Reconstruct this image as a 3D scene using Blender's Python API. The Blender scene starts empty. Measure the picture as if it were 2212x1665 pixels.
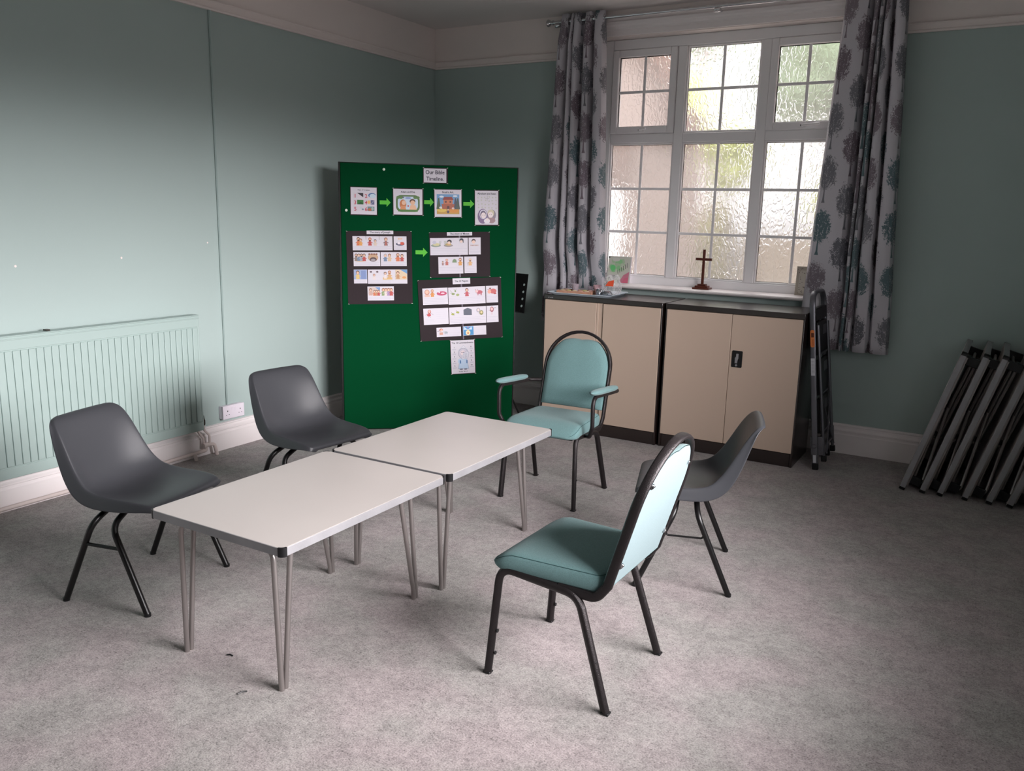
import bpy, bmesh, math, random
from math import sin, cos, pi, radians, sqrt, atan2
from mathutils import Vector, Matrix

random.seed(7)
scn = bpy.context.scene
COL = scn.collection

# ------------------------------------------------------------------ camera
F_PX, YAW, PITCH, ROLL = 1804.865, -0.529794, 0.204983, 0.0246033
CAM = Vector((4.33146, -5.99670, 1.58194))
f = Vector((sin(YAW) * cos(PITCH), cos(YAW) * cos(PITCH), -sin(PITCH)))
r = Vector((cos(YAW), -sin(YAW), 0))
u = r.cross(f)
r2 = r * cos(ROLL) + u * sin(ROLL)
u2 = u * cos(ROLL) - r * sin(ROLL)
cd = bpy.data.cameras.new('camera')
cam = bpy.data.objects.new('camera', cd)
COL.objects.link(cam)
M = Matrix((r2, u2, -f)).transposed().to_4x4()
M.translation = CAM
cam.matrix_world = M
cd.sensor_fit = 'HORIZONTAL'
cd.sensor_width = 36.0
cd.lens = F_PX / 2212 * 36.0
cd.clip_start = 0.05
cd.clip_end = 200
scn.camera = cam

# ------------------------------------------------------------------ view, world, daylight
scn.view_settings.view_transform = 'Standard'
scn.view_settings.look = 'None'
scn.view_settings.gamma = 1
scn.view_settings.exposure = 0.0
scn.view_settings.use_curve_mapping = False

SKY_BACK, SKY_SIDE = 1.62, 51.0
w = bpy.data.worlds.new('overcast_sky')
scn.world = w
w.use_nodes = True
nt = w.node_tree
nt.nodes.clear()
wo = nt.nodes.new('ShaderNodeOutputWorld')
bg = nt.nodes.new('ShaderNodeBackground')
tc = nt.nodes.new('ShaderNodeTexCoord')
sp = nt.nodes.new('ShaderNodeSeparateXYZ')
nt.links.new(tc.outputs['Generated'], sp.inputs[0])


def wrange(sock, a, b_, c, d_, smooth=True):
    m_ = nt.nodes.new('ShaderNodeMapRange')
    if smooth: m_.interpolation_type = 'SMOOTHSTEP'
    for k_, v_ in enumerate((a, b_, c, d_)): m_.inputs[k_ + 1].default_value = v_
    nt.links.new(sock, m_.inputs[0])
    return m_.outputs[0]


def wmath(op, a, b_):
    m_ = nt.nodes.new('ShaderNodeMath'); m_.operation = op
    for k_, v_ in enumerate((a, b_)):
        if isinstance(v_, float): m_.inputs[k_].default_value = v_
        else: nt.links.new(v_, m_.inputs[k_])
    return m_.outputs[0]


# overcast sky three times brighter overhead than at the horizon, the sun-side (+x) clouds much brighter, dark treeline low on that side
zen = wrange(sp.outputs[2], 0.0, 1.0, 0.45, 1.35, False)
above = wrange(sp.outputs[2], -0.06, 0.03, 0.10, 1.0)
side = wmath('MULTIPLY', wrange(sp.outputs[0], 0.40, 0.97, 0.0, SKY_SIDE), wrange(sp.outputs[2], -0.01, 0.09, 0.03, 1.0))
allsky = wmath('ADD', wmath('MULTIPLY', wmath('MULTIPLY', above, SKY_BACK * 2.0), zen), side)
nt.links.new(allsky, bg.inputs['Strength'])
bg.inputs['Color'].default_value = (1.0, 0.955, 0.97, 1)
nt.links.new(bg.outputs[0], wo.inputs[0])


def portal(name, loc, rot, sx, sy):
    ld = bpy.data.lights.new(name, 'AREA')
    ld.shape = 'RECTANGLE'; ld.size = sx; ld.size_y = sy
    ld.cycles.is_portal = True
    o = bpy.data.objects.new(name, ld)
    COL.objects.link(o)
    o.location = loc; o.rotation_euler = rot


WR_Y0, WR_Y1, WR_Z0, WR_Z1 = -4.70, -2.55, 0.98, 2.45      # window of the right wall
RX, RY, RH = 4.95, -7.3, 3.04                             # room size
portal('daylight_portal', (RX + 0.27, (WR_Y0 + WR_Y1) / 2, (WR_Z0 + WR_Z1) / 2), (0, radians(90), 0), WR_Z1 - WR_Z0, WR_Y1 - WR_Y0)
portal('daylight_portal', (2.415, 0.30, 1.95), (radians(-90), 0, 0), 1.86, 1.80)


# ------------------------------------------------------------------ materials
def lin(c):
    return tuple(((v / 255) / 12.92 if v / 255 <= 0.04045 else ((v / 255 + 0.055) / 1.055) ** 2.4) for v in c)


MATS = {}


def mat(name, rgb=(200, 200, 200), rough=0.5, metal=0.0, bump=None, mottle=None, spec=0.5, sheen=0.0, trans=0.0, ior=1.45):
    """rgb is sRGB 0..255; bump = (kind, scale, strength); mottle = (scale, amount)"""
    if name in MATS:
        return MATS[name]
    m = bpy.data.materials.new(name)
    m.use_nodes = True
    n = m.node_tree
    b = n.nodes['Principled BSDF']
    c = (*lin(rgb), 1)
    b.inputs['Base Color'].default_value = c
    b.inputs['Roughness'].default_value = rough
    b.inputs['Metallic'].default_value = metal
    b.inputs['Specular IOR Level'].default_value = spec
    b.inputs['Transmission Weight'].default_value = trans
    b.inputs['IOR'].default_value = ior
    if sheen:
        b.inputs['Sheen Weight'].default_value = sheen
    t = None
    if bump or mottle:
        t = n.nodes.new('ShaderNodeTexCoord')
    if mottle:
        nz = n.nodes.new('ShaderNodeTexNoise')
        nz.inputs['Scale'].default_value = mottle[0]
        nz.inputs['Detail'].default_value = 4
        n.links.new(t.outputs['Object'], nz.inputs['Vector'])
        mr = n.nodes.new('ShaderNodeMapRange')
        mr.inputs[1].default_value = 0.3; mr.inputs[2].default_value = 0.7
        mr.inputs[3].default_value = 1 - mottle[1]; mr.inputs[4].default_value = 1 + mottle[1]
        n.links.new(nz.outputs[0], mr.inputs[0])
        mx = n.nodes.new('ShaderNodeVectorMath'); mx.operation = 'SCALE'
        mx.inputs[0].default_value = c[:3]
        n.links.new(mr.outputs[0], mx.inputs['Scale'])
        n.links.new(mx.outputs[0], b.inputs['Base Color'])
    if bump:
        kind, sc, st = bump
        bt = n.nodes.new({'noise': 'ShaderNodeTexNoise', 'voronoi': 'ShaderNodeTexVoronoi', 'wave': 'ShaderNodeTexWave'}[kind])
        bt.inputs['Scale'].default_value = sc
        n.links.new(t.outputs['Object'], bt.inputs['Vector'])
        bp = n.nodes.new('ShaderNodeBump')
        bp.inputs['Strength'].default_value = st
        bp.inputs['Distance'].default_value = 0.002
        n.links.new(bt.outputs[0], bp.inputs['Height'])
        n.links.new(bp.outputs[0], b.inputs['Normal'])
    MATS[name] = m
    return m


class N:
    """tiny helper to write shader maths"""
    def __init__(s, nt, sock): s.nt = nt; s.s = sock

    def _op(s, op, o=None, o2=None, rev=False):
        n = s.nt.nodes.new('ShaderNodeMath'); n.operation = op
        a, b = (o, s) if rev else (s, o)
        for i, v in enumerate((a, b, o2)):
            if v is None: continue
            if isinstance(v, N): s.nt.links.new(v.s, n.inputs[i])
            else: n.inputs[i].default_value = v
        return N(s.nt, n.outputs[0])

    def __add__(s, o): return s._op('ADD', o)
    def __sub__(s, o): return s._op('SUBTRACT', o)
    def __rsub__(s, o): return s._op('SUBTRACT', o, rev=True)
    def __mul__(s, o): return s._op('MULTIPLY', o)
    def __truediv__(s, o): return s._op('DIVIDE', o)
    def floor(s): return s._op('FLOOR')
    def fract(s): return s._op('FRACT')
    def abs(s): return s._op('ABSOLUTE')
    def sqrt(s): return s._op('SQRT')
    def gt(s, o): return s._op('GREATER_THAN', o)
    def lt(s, o): return s._op('LESS_THAN', o)
    def mod(s, o): return s._op('FLOORED_MODULO', o)
    def max(s, o): return s._op('MAXIMUM', o)
    def min(s, o): return s._op('MINIMUM', o)
    def atan2(s, o): return s._op('ARCTAN2', o)

    def step(s, lo, hi, a=0.0, b=1.0):
        n = s.nt.nodes.new('ShaderNodeMapRange'); n.interpolation_type = 'SMOOTHSTEP'
        for i, v in enumerate((lo, hi, a, b)): n.inputs[i + 1].default_value = v
        s.nt.links.new(s.s, n.inputs[0])
        return N(s.nt, n.outputs[0])


def vec(nt, x, y, z=0.0):
    n = nt.nodes.new('ShaderNodeCombineXYZ')
    for i, v in enumerate((x, y, z)):
        if isinstance(v, N): nt.links.new(v.s, n.inputs[i])
        else: n.inputs[i].default_value = v
    return n.outputs[0]


def noise(nt, vsock, scale, detail=2, rough=0.5, dist=0.0):
    n = nt.nodes.new('ShaderNodeTexNoise')
    n.inputs['Scale'].default_value = scale; n.inputs['Detail'].default_value = detail
    n.inputs['Roughness'].default_value = rough; n.inputs['Distortion'].default_value = dist
    nt.links.new(vsock, n.inputs['Vector'])
    return N(nt, n.outputs[0])


def mixcol(nt, fac, a, b):
    n = nt.nodes.new('ShaderNodeMix'); n.data_type = 'RGBA'
    for v, k in ((fac, 0), (a, 6), (b, 7)):
        if isinstance(v, N): nt.links.new(v.s, n.inputs[k])
        elif isinstance(v, bpy.types.NodeSocket): nt.links.new(v, n.inputs[k])
        else: n.inputs[k].default_value = v if k == 0 else (*v, 1)
    return n.outputs[2]


def carpet_material():
    m = bpy.data.materials.new('grey_carpet'); m.use_nodes = True
    n = m.node_tree; b = n.nodes['Principled BSDF']
    t = n.nodes.new('ShaderNodeTexCoord').outputs['Object']
    fine = noise(n, t, 170, 3, 0.7)
    mid = noise(n, t, 40, 4, 0.75, 0.4)
    big = noise(n, t, 8.0, 7, 0.74, 0.25)
    huge = noise(n, t, 1.7, 3, 0.5, 0.3)
    tint = noise(n, t, 3.1, 2, 0.5)
    fleck = noise(n, t, 85, 3, 0.75, 0.3)
    v = fine.step(0.28, 0.72, -0.27, 0.27) + fleck.step(0.32, 0.46, -0.20, 0.04) + mid.step(0.38, 0.62, -0.13, 0.11) + big.step(0.40, 0.60, -0.12, 0.07) + huge.step(0.3, 0.7, -0.05, 0.04)
    v = v + 1.0
    base = mixcol(n, tint.step(0.35, 0.65), lin((150, 146, 143)), lin((156, 146, 146)))
    s = n.nodes.new('ShaderNodeVectorMath'); s.operation = 'SCALE'
    n.links.new(base, s.inputs[0]); n.links.new(v.s, s.inputs['Scale'])
    n.links.new(s.outputs[0], b.inputs['Base Color'])
    b.inputs['Roughness'].default_value = 0.95
    b.inputs['Specular IOR Level'].default_value = 0.15
    b.inputs['Sheen Weight'].default_value = 0.15
    bp = n.nodes.new('ShaderNodeBump'); bp.inputs['Strength'].default_value = 0.5; bp.inputs['Distance'].default_value = 0.006
    h = fine * 0.6 + mid * 0.8
    n.links.new(h.s, bp.inputs['Height']); n.links.new(bp.outputs[0], b.inputs['Normal'])
    return m


def tree_print_material():
    """white cotton printed with rows of small bare trees (UV = metres across / up the cloth)"""
    m = bpy.data.materials.new('tree_print_cotton'); m.use_nodes = True
    n = m.node_tree; b = n.nodes['Principled BSDF']
    uv = n.nodes.new('ShaderNodeUVMap').outputs[0]
    sp = n.nodes.new('ShaderNodeSeparateXYZ'); n.links.new(uv, sp.inputs[0])
    U, V = N(n, sp.outputs[0]), N(n, sp.outputs[1])
    P, R = 0.195, 0.335
    c = (U / P).floor()
    fu = ((U / P).fract() - 0.5) * P
    vv = V + c.mod(2.0) * (R * 0.5)
    row = (vv / R).floor()
    fv = (vv / R).fract() * R
    wn = n.nodes.new('ShaderNodeTexWhiteNoise'); wn.noise_dimensions = '2D'
    n.links.new(vec(n, c, row), wn.inputs['Vector'])
    rnd = N(n, wn.outputs[0])
    dx, dy = fu / 0.118, (fv - 0.195) / 0.142
    d = (dx * dx + dy * dy).sqrt()
    edge = noise(n, vec(n, U, V), 30, 4, 0.7)
    d = d + (edge - 0.5) * 1.0
    low = fv.step(0.070, 0.090)                               # crowns are cut flat below
    leaf = noise(n, vec(n, U, V), 155, 2, 0.6, 0.7)
    ang = fu.atan2(fv - 0.06)
    rad = (fu * fu + (fv - 0.06) * (fv - 0.06)).sqrt()
    twig = noise(n, vec(n, ang * 9.0, rad * 22.0, rnd * 30.0), 1.0, 3, 0.6, 0.8)
    thr = d.step(0.50, 1.05, 0.39, 0.68)
    a = (leaf * 0.55 + twig * 0.45) - thr
    crown = a.step(0.015, 0.055) * low
    tw = ((0.13 - fv).max(0.0) * 0.055) + 0.0022
    tw = tw + (0.035 - fv).max(0.0) * 0.25
    trunk = fu.abs().lt(tw) * fv.gt(0.012) * fv.lt(0.15)
    ink = crown.max(trunk)
    dens = rnd.step(0.0, 1.0, 0.70, 1.0)
    col1 = mixcol(n, rnd.gt(0.42), lin((62, 66, 76)), lin((110, 96, 106)))
    col2 = mixcol(n, rnd.gt(0.74), col1, lin((96, 116, 122)))
    cloth = mixcol(n, noise(n, vec(n, U, V), 3, 2), lin((205, 201, 208)), lin((197, 194, 201)))
    out = mixcol(n, ink * dens, cloth, col2)
    n.links.new(out, b.inputs['Base Color'])
    b.inputs['Roughness'].default_value = 0.85
    b.inputs['Specular IOR Level'].default_value = 0.1
    b.inputs['Sheen Weight'].default_value = 0.1
    wv = noise(n, vec(n, U, V), 600, 1)
    bp = n.nodes.new('ShaderNodeBump'); bp.inputs['Strength'].default_value = 0.15; bp.inputs['Distance'].default_value = 0.001
    n.links.new(wv.s, bp.inputs['Height']); n.links.new(bp.outputs[0], b.inputs['Normal'])
    return m


def obscure_glass_material():
    m = bpy.data.materials.new('obscured_glass'); m.use_nodes = True
    n = m.node_tree; n.nodes.clear()
    out = n.nodes.new('ShaderNodeOutputMaterial')
    t = n.nodes.new('ShaderNodeTexCoord').outputs['Object']
    mp = n.nodes.new('ShaderNodeMapping'); mp.inputs['Scale'].default_value = (1.0, 1.0, 0.6)
    n.links.new(t, mp.inputs[0])
    big = noise(n, mp.outputs[0], 38, 1.0, 0.4, 1.2)
    h = big.step(0.36, 0.62)
    bp = n.nodes.new('ShaderNodeBump'); bp.inputs['Strength'].default_value = 0.55; bp.inputs['Distance'].default_value = 0.004
    n.links.new(h.s, bp.inputs['Height'])
    rf = n.nodes.new('ShaderNodeBsdfRefraction'); rf.inputs['IOR'].default_value = 1.20; rf.inputs['Roughness'].default_value = 0.26
    rf.inputs['Color'].default_value = (0.96, 0.97, 0.96, 1)
    n.links.new(bp.outputs[0], rf.inputs['Normal'])
    gl = n.nodes.new('ShaderNodeBsdfGlossy'); gl.inputs['Roughness'].default_value = 0.3
    n.links.new(bp.outputs[0], gl.inputs['Normal'])
    tl = n.nodes.new('ShaderNodeBsdfTranslucent'); tl.inputs['Color'].default_value = (0.9, 0.9, 0.9, 1)
    n.links.new(bp.outputs[0], tl.inputs['Normal'])
    x1 = n.nodes.new('ShaderNodeMixShader'); x1.inputs[0].default_value = 0.26
    n.links.new(rf.outputs[0], x1.inputs[1]); n.links.new(tl.outputs[0], x1.inputs[2])
    x2 = n.nodes.new('ShaderNodeMixShader'); x2.inputs[0].default_value = 0.06
    n.links.new(x1.outputs[0], x2.inputs[1]); n.links.new(gl.outputs[0], x2.inputs[2])
    n.links.new(x2.outputs[0], out.inputs[0])
    return m


def clear_glass_material():
    m = bpy.data.materials.new('clear_glass'); m.use_nodes = True
    n = m.node_tree; n.nodes.clear()
    out = n.nodes.new('ShaderNodeOutputMaterial')
    tr = n.nodes.new('ShaderNodeBsdfTransparent')
    gl = n.nodes.new('ShaderNodeBsdfGlossy'); gl.inputs['Roughness'].default_value = 0.02
    x = n.nodes.new('ShaderNodeMixShader'); x.inputs[0].default_value = 0.06
    n.links.new(tr.outputs[0], x.inputs[1]); n.links.new(gl.outputs[0], x.inputs[2]); n.links.new(x.outputs[0], out.inputs[0])
    return m


def thin_plastic_material():
    m = bpy.data.materials.new('clear_plastic_film'); m.use_nodes = True
    n = m.node_tree; n.nodes.clear()
    out = n.nodes.new('ShaderNodeOutputMaterial')
    tr = n.nodes.new('ShaderNodeBsdfTransparent')
    b = n.nodes.new('ShaderNodeBsdfPrincipled'); b.inputs['Base Color'].default_value = (0.85, 0.84, 0.86, 1); b.inputs['Roughness'].default_value = 0.12
    lw = n.nodes.new('ShaderNodeLayerWeight'); lw.inputs[0].default_value = 0.45
    mr = n.nodes.new('ShaderNodeMapRange'); mr.inputs[3].default_value = 0.16; mr.inputs[4].default_value = 0.85
    n.links.new(lw.outputs[1], mr.inputs[0])
    x = n.nodes.new('ShaderNodeMixShader')
    n.links.new(mr.outputs[0], x.inputs[0]); n.links.new(tr.outputs[0], x.inputs[1]); n.links.new(b.outputs[0], x.inputs[2]); n.links.new(x.outputs[0], out.inputs[0])
    return m


def printed_paper_material():
    m = bpy.data.materials.new('printed_colour'); m.use_nodes = True
    n = m.node_tree; b = n.nodes['Principled BSDF']
    a = n.nodes.new('ShaderNodeAttribute'); a.attribute_name = 'Col'
    n.links.new(a.outputs['Color'], b.inputs['Base Color'])
    b.inputs['Roughness'].default_value = 0.45
    return m


def brick_material():
    m = bpy.data.materials.new('pink_brick'); m.use_nodes = True
    n = m.node_tree; b = n.nodes['Principled BSDF']
    t = n.nodes.new('ShaderNodeTexCoord').outputs['Object']
    mp = n.nodes.new('ShaderNodeMapping'); mp.inputs['Rotation'].default_value = (radians(90), 0, 0)
    n.links.new(t, mp.inputs[0])
    br = n.nodes.new('ShaderNodeTexBrick'); br.inputs['Scale'].default_value = 4.5
    br.inputs['Color1'].default_value = (*lin((140, 123, 116)), 1); br.inputs['Color2'].default_value = (*lin((132, 114, 107)), 1)
    br.inputs['Mortar'].default_value = (*lin((150, 138, 131)), 1)
    n.links.new(mp.outputs[0], br.inputs[0]); n.links.new(br.outputs[0], b.inputs['Base Color'])
    b.inputs['Roughness'].default_value = 0.9
    return m


MINT = (168, 184, 181)
m_wall = mat('mint_wall_paint', MINT, 0.62, bump=('noise', 260, 0.12), mottle=(0.8, 0.015), spec=0.3)
m_rad = mat('mint_radiator_enamel', (164, 182, 178), 0.38, spec=0.4)
m_frieze = mat('white_frieze_paint', (236, 226, 222), 0.7, bump=('noise', 90, 0.15), spec=0.2)
m_ceil = mat('white_ceiling_paint', (234, 228, 226), 0.8, bump=('noise', 60, 0.15), spec=0.2)
m_trim = mat('white_gloss_trim', (240, 233, 233), 0.35)
m_upvc = mat('white_upvc', (246, 243, 245), 0.28)
m_seal = mat('black_rubber_seal', (32, 30, 32), 0.6)
m_carpet = carpet_material()
m_curt = tree_print_material()
m_obs = obscure_glass_material()
m_clear = clear_glass_material()
m_film = thin_plastic_material()
m_print = printed_paper_material()
m_brick = brick_material()
m_mint = mat('mint_woven_fabric', (103, 134, 135), 0.9, bump=('noise', 700, 0.5), mottle=(240, 0.10), spec=0.12, sheen=0.15)
m_stitch = mat('dark_stitching', (52, 84, 86), 0.9)
m_backcloth = mat('pale_mint_back_panel', (116, 131, 134), 0.8, bump=('noise', 500, 0.2), mottle=(200, 0.04), spec=0.15)
m_hammer = mat('hammered_black_steel', (42, 38, 39), 0.34, metal=0.5, bump=('voronoi', 420, 0.4))
m_black = mat('black_painted_steel', (14, 13, 14), 0.35)
m_blackpl = mat('black_plastic', (16, 16, 18), 0.42)
m_poly = mat('charcoal_polypropylene', (57, 58, 62), 0.34, bump=('noise', 900, 0.25), spec=0.45)
m_top = mat('pale_grey_laminate', (192, 185, 181), 0.32, bump=('noise', 400, 0.06), mottle=(2.2, 0.025), spec=0.5)
m_alu = mat('brushed_aluminium', (152, 151, 154), 0.45, metal=0.35, bump=('noise', 60, 0.3), mottle=(9, 0.10))
m_tube = mat('grey_aluminium_tube', (158, 152, 150), 0.33, metal=0.8)
m_chrome = mat('chrome', (205, 205, 208), 0.14, metal=1.0)
m_cream = mat('cream_painted_steel', (196, 174, 157), 0.45, bump=('noise', 500, 0.06))
m_brown = mat('dark_brown_painted_steel', (36, 26, 24), 0.24, bump=('noise', 500, 0.08), spec=1.0)
m_green = mat('green_felt', (3, 68, 37), 0.95, bump=('noise', 5, 0.6), mottle=(160, 0.05), spec=0.05, sheen=0.05)
m_frame = mat('black_board_frame', (22, 22, 22), 0.5)
m_sugar = mat('black_sugar_paper', (48, 38, 42), 0.85, mottle=(60, 0.05))
m_paper = mat('white_paper', (228, 222, 232), 0.6)
m_arrow = mat('bright_green_card', (92, 196, 56), 0.6)
m_pin = mat('white_drawing_pin', (225, 235, 220), 0.3)
m_ink = mat('black_ink', (52, 50, 66), 0.6)
m_redink = mat('red_ink', (198, 60, 78), 0.6)
m_silver = mat('grey_ladder_enamel', (104, 104, 110), 0.36, metal=0.6)
m_orange = mat('orange_sticker', (214, 122, 62), 0.5)
m_label = mat('white_sticker', (196, 196, 202), 0.5)
m_wood = mat('dark_mahogany', (92, 38, 24), 0.35, bump=('noise', 60, 0.2), mottle=(40, 0.12))
m_tray = mat('pale_blue_melamine', (206, 218, 228), 0.3)
m_board = mat('cork_and_card_box', (190, 142, 118), 0.7, mottle=(60, 0.15))
m_bisc = mat('cream_sweet_packet', (222, 204, 172), 0.5, mottle=(60, 0.15))
m_pink = mat('pale_pink_plastic', (214, 178, 186), 0.3)
m_foil = mat('crumpled_silver_foil', (172, 176, 184), 0.22, metal=0.9, bump=('voronoi', 60, 1.0))
m_pipe = mat('cream_painted_pipe', (222, 208, 204), 0.4)
m_brass = mat('dull_brass_valve', (70, 64, 60), 0.4, metal=0.8)
m_white_sock = mat('white_plastic_socket', (236, 228, 238), 0.3)
m_leaf = mat('yellow_green_foliage', (150, 160, 84), 0.8, mottle=(3, 0.5))
m_leaf2 = mat('grey_green_foliage', (120, 140, 112), 0.8, mottle=(2.5, 0.5))
m_bark = mat('brown_bark', (96, 76, 62), 0.9)
m_fence = mat('weathered_fence_boards', (156, 142, 124), 0.85, mottle=(4, 0.1))
m_concrete = mat('pale_paving', (190, 182, 172), 0.9)
m_fascia = mat('brown_fascia_paint', (104, 78, 68), 0.6)
m_render = mat('plain_white_paint', (246, 246, 246), 0.5)


# ------------------------------------------------------------------ mesh helpers
class MB:
    def __init__(s): s.v = []; s.f = []; s.mi = []; s.cols = []; s.m = 0; s.c = None; s.T = Matrix.Identity(4)

    def add(s, vs, fs):
        o = len(s.v)
        s.v += [s.T @ Vector(p) for p in vs]
        for q in fs:
            s.f.append([i + o for i in q]); s.mi.append(s.m); s.cols.append(s.c)
        return s

    def box(s, x0, x1, y0, y1, z0, z1):
        return s.add([(x0, y0, z0), (x1, y0, z0), (x1, y1, z0), (x0, y1, z0), (x0, y0, z1), (x1, y0, z1), (x1, y1, z1), (x0, y1, z1)],
                     [(0, 3, 2, 1), (4, 5, 6, 7), (0, 1, 5, 4), (1, 2, 6, 5), (2, 3, 7, 6), (3, 0, 4, 7)])

    def prism(s, poly, h0, h1, axis='z'):
        """poly of 2D points extruded from h0 to h1 along axis; 2D coords are the two other axes in order"""
        def P(a, b, h):
            return {'z': (a, b, h), 'y': (a, h, b), 'x': (h, a, b)}[axis]
        n = len(poly)
        vs = [P(a, b, h0) for a, b in poly] + [P(a, b, h1) for a, b in poly]
        fs = [tuple(range(n))[::-1], tuple(range(n, 2 * n))] + [(i, (i + 1) % n, n + (i + 1) % n, n + i) for i in range(n)]
        return s.add(vs, fs)

    def tube(s, pts, rad, seg=10, closed=False, sx=1.0, up=(0, 0, 1), caps=True, sq=1.0):
        """sweep; rad float or list; sx widens the section along the side vector"""
        pts = [Vector(p) for p in pts]; n = len(pts)
        rad = rad if isinstance(rad, (list, tuple)) else [rad] * n
        vs = []; prev = None
        for i, p in enumerate(pts):
            a = pts[i - 1] if (i > 0 or closed) else pts[i]
            b = pts[(i + 1) % n] if (i < n - 1 or closed) else pts[i]
            t = (b - a).normalized()
            if prev is None:
                side = t.cross(Vector(up))
                if side.length < 1e-3: side = t.cross(Vector((1, 0, 0)))
            else:
                side = prev - t * prev.dot(t)
            side.normalize(); prev = side
            nn = side.cross(t).normalized()
            for k in range(seg):
                an = 2 * pi * k / seg
                ca, sa = cos(an), sin(an)
                ca = math.copysign(abs(ca) ** sq, ca); sa = math.copysign(abs(sa) ** sq, sa)
                vs.append(p + side * (ca * rad[i] * sx) + nn * (sa * rad[i]))
        fs = []
        for i in range(n if closed else n - 1):
            j = (i + 1) % n
            for k in range(seg):
                fs.append((i * seg + k, i * seg + (k + 1) % seg, j * seg + (k + 1) % seg, j * seg + k))
        if not closed and caps:
            fs.append(tuple(range(seg))[::-1]); fs.append(tuple((n - 1) * seg + k for k in range(seg)))
        return s.add(vs, fs)

    def lathe(s, prof, c=(0, 0, 0), axis='z', seg=24, caps=True):
        def P(rr, h, a):
            x, y = rr * cos(a), rr * sin(a)
            q = {'z': (x, y, h), 'x': (h, x, y), 'y': (y, h, x)}[axis]
            return (q[0] + c[0], q[1] + c[1], q[2] + c[2])
        vs = [P(rr, h, 2 * pi * k / seg) for rr, h in prof for k in range(seg)]
        fs = []
        for i in range(len(prof) - 1):
            for k in range(seg):
                fs.append((i * seg + k, i * seg + (k + 1) % seg, (i + 1) * seg + (k + 1) % seg, (i + 1) * seg + k))
        if caps:
            fs.append(tuple(range(seg))[::-1]); fs.append(tuple((len(prof) - 1) * seg + k for k in range(seg)))
        return s.add(vs, fs)

    def grid(s, rows):
        nr, nc = len(rows), len(rows[0])
        return s.add([p for rr in rows for p in rr], [(i * nc + j, i * nc + j + 1, (i + 1) * nc + j + 1, (i + 1) * nc + j) for i in range(nr - 1) for j in range(nc - 1)])

    def build(s, name, mats, parent=None, loc=None, rotz=0.0, bevel=0.0, bseg=2, solid=0.0, solid_off=-1, subd=0, uv=None, angle=40):
        me = bpy.data.meshes.new(name)
        me.from_pydata([tuple(p) for p in s.v], [], s.f)
        mats = mats if isinstance(mats, (list, tuple)) else [mats]
        for m in mats: me.materials.append(m)
        for p, mi in zip(me.polygons, s.mi): p.material_index = mi; p.use_smooth = True
        if any(c is not None for c in s.cols):
            ca = me.color_attributes.new('Col', 'FLOAT_COLOR', 'CORNER')
            for p, c in zip(me.polygons, s.cols):
                for li in p.loop_indices: ca.data[li].color = (*lin(c), 1) if c else (0.8, 0.8, 0.8, 1)
        if uv is not None:
            ul = me.uv_layers.new(name='UVMap')
            for l in me.loops: ul.data[l.index].uv = uv[l.vertex_index]
        bm = bmesh.new(); bm.from_mesh(me)
        if not (any(c is not None for c in s.cols)) and uv is None:
            bmesh.ops.recalc_face_normals(bm, faces=bm.faces)
        bm.to_mesh(me); bm.free()
        if not subd: me.set_sharp_from_angle(angle=radians(angle))
        o = bpy.data.objects.new(name, me)
        COL.objects.link(o)
        if parent is not None: o.parent = parent
        if loc is not None: o.location = loc
        if rotz: o.rotation_euler = (0, 0, rotz)
        if solid:
            md = o.modifiers.new('thickness', 'SOLIDIFY'); md.thickness = solid; md.offset = solid_off
        if bevel:
            md = o.modifiers.new('bevel', 'BEVEL'); md.width = bevel; md.segments = bseg; md.limit_method = 'ANGLE'; md.angle_limit = radians(40)
            md.harden_normals = False
        if subd:
            md = o.modifiers.new('subdivision', 'SUBSURF'); md.levels = subd; md.render_levels = subd
        return o


def fillet(pts, rad, seg=6):
    pts = [Vector(p) for p in pts]; out = [pts[0]]
    rad = rad if isinstance(rad, (list, tuple)) else [rad] * (len(pts) - 2)
    for i in range(1, len(pts) - 1):
        a, b, c = pts[i - 1], pts[i], pts[i + 1]
        d1, d2 = (a - b).normalized(), (c - b).normalized()
        ang = d1.angle(d2)
        if ang > pi - 0.02 or rad[i - 1] == 0: out.append(b); continue
        L = min(rad[i - 1] / math.tan(ang / 2), (a - b).length * 0.49, (c - b).length * 0.49)
        p0, p2 = b + d1 * L, b + d2 * L
        for k in range(seg + 1):
            t = k / seg
            out.append(p0 * (1 - t) ** 2 + b * 2 * t * (1 - t) + p2 * t * t)
    out.append(pts[-1])
    return out


def rrect(x0, x1, y0, y1, rr, seg=4):
    out = []
    for cx, cy, a0 in ((x1 - rr, y0 + rr, -90), (x1 - rr, y1 - rr, 0), (x0 + rr, y1 - rr, 90), (x0 + rr, y0 + rr, 180)):
        for k in range(seg + 1):
            a = radians(a0 + 90 * k / seg); out.append((cx + rr * cos(a), cy + rr * sin(a)))
    return out


def tag(o, label, cat, group=None, kind=None):
    o['label'] = label; o['category'] = cat
    if group: o['group'] = group
    if kind: o['kind'] = kind
    return o


def thing(name, loc, label, cat, rotz=0.0, group=None, mw=None):
    o = bpy.data.objects.new(name, None); COL.objects.link(o)
    o.empty_display_size = 0.05
    if mw is not None: o.matrix_world = mw
    else: o.location = loc; o.rotation_euler = (0, 0, rotz)
    return tag(o, label, cat, group)


def structure(o):
    o['kind'] = 'structure'; return o


def dup(root, loc=None, rotz=None, mw=None, label=None, group=None):
    def rec(o, parent):
        c = o.copy(); COL.objects.link(c)
        if parent is not None: c.parent = parent
        for ch in list(o.children): rec(ch, c)
        return c
    c = rec(root, None)
    if mw is not None: c.matrix_world = mw
    else: c.location = loc; c.rotation_euler = (0, 0, rotz)
    if label: c['label'] = label
    if group: c['group'] = group
    return c


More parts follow.
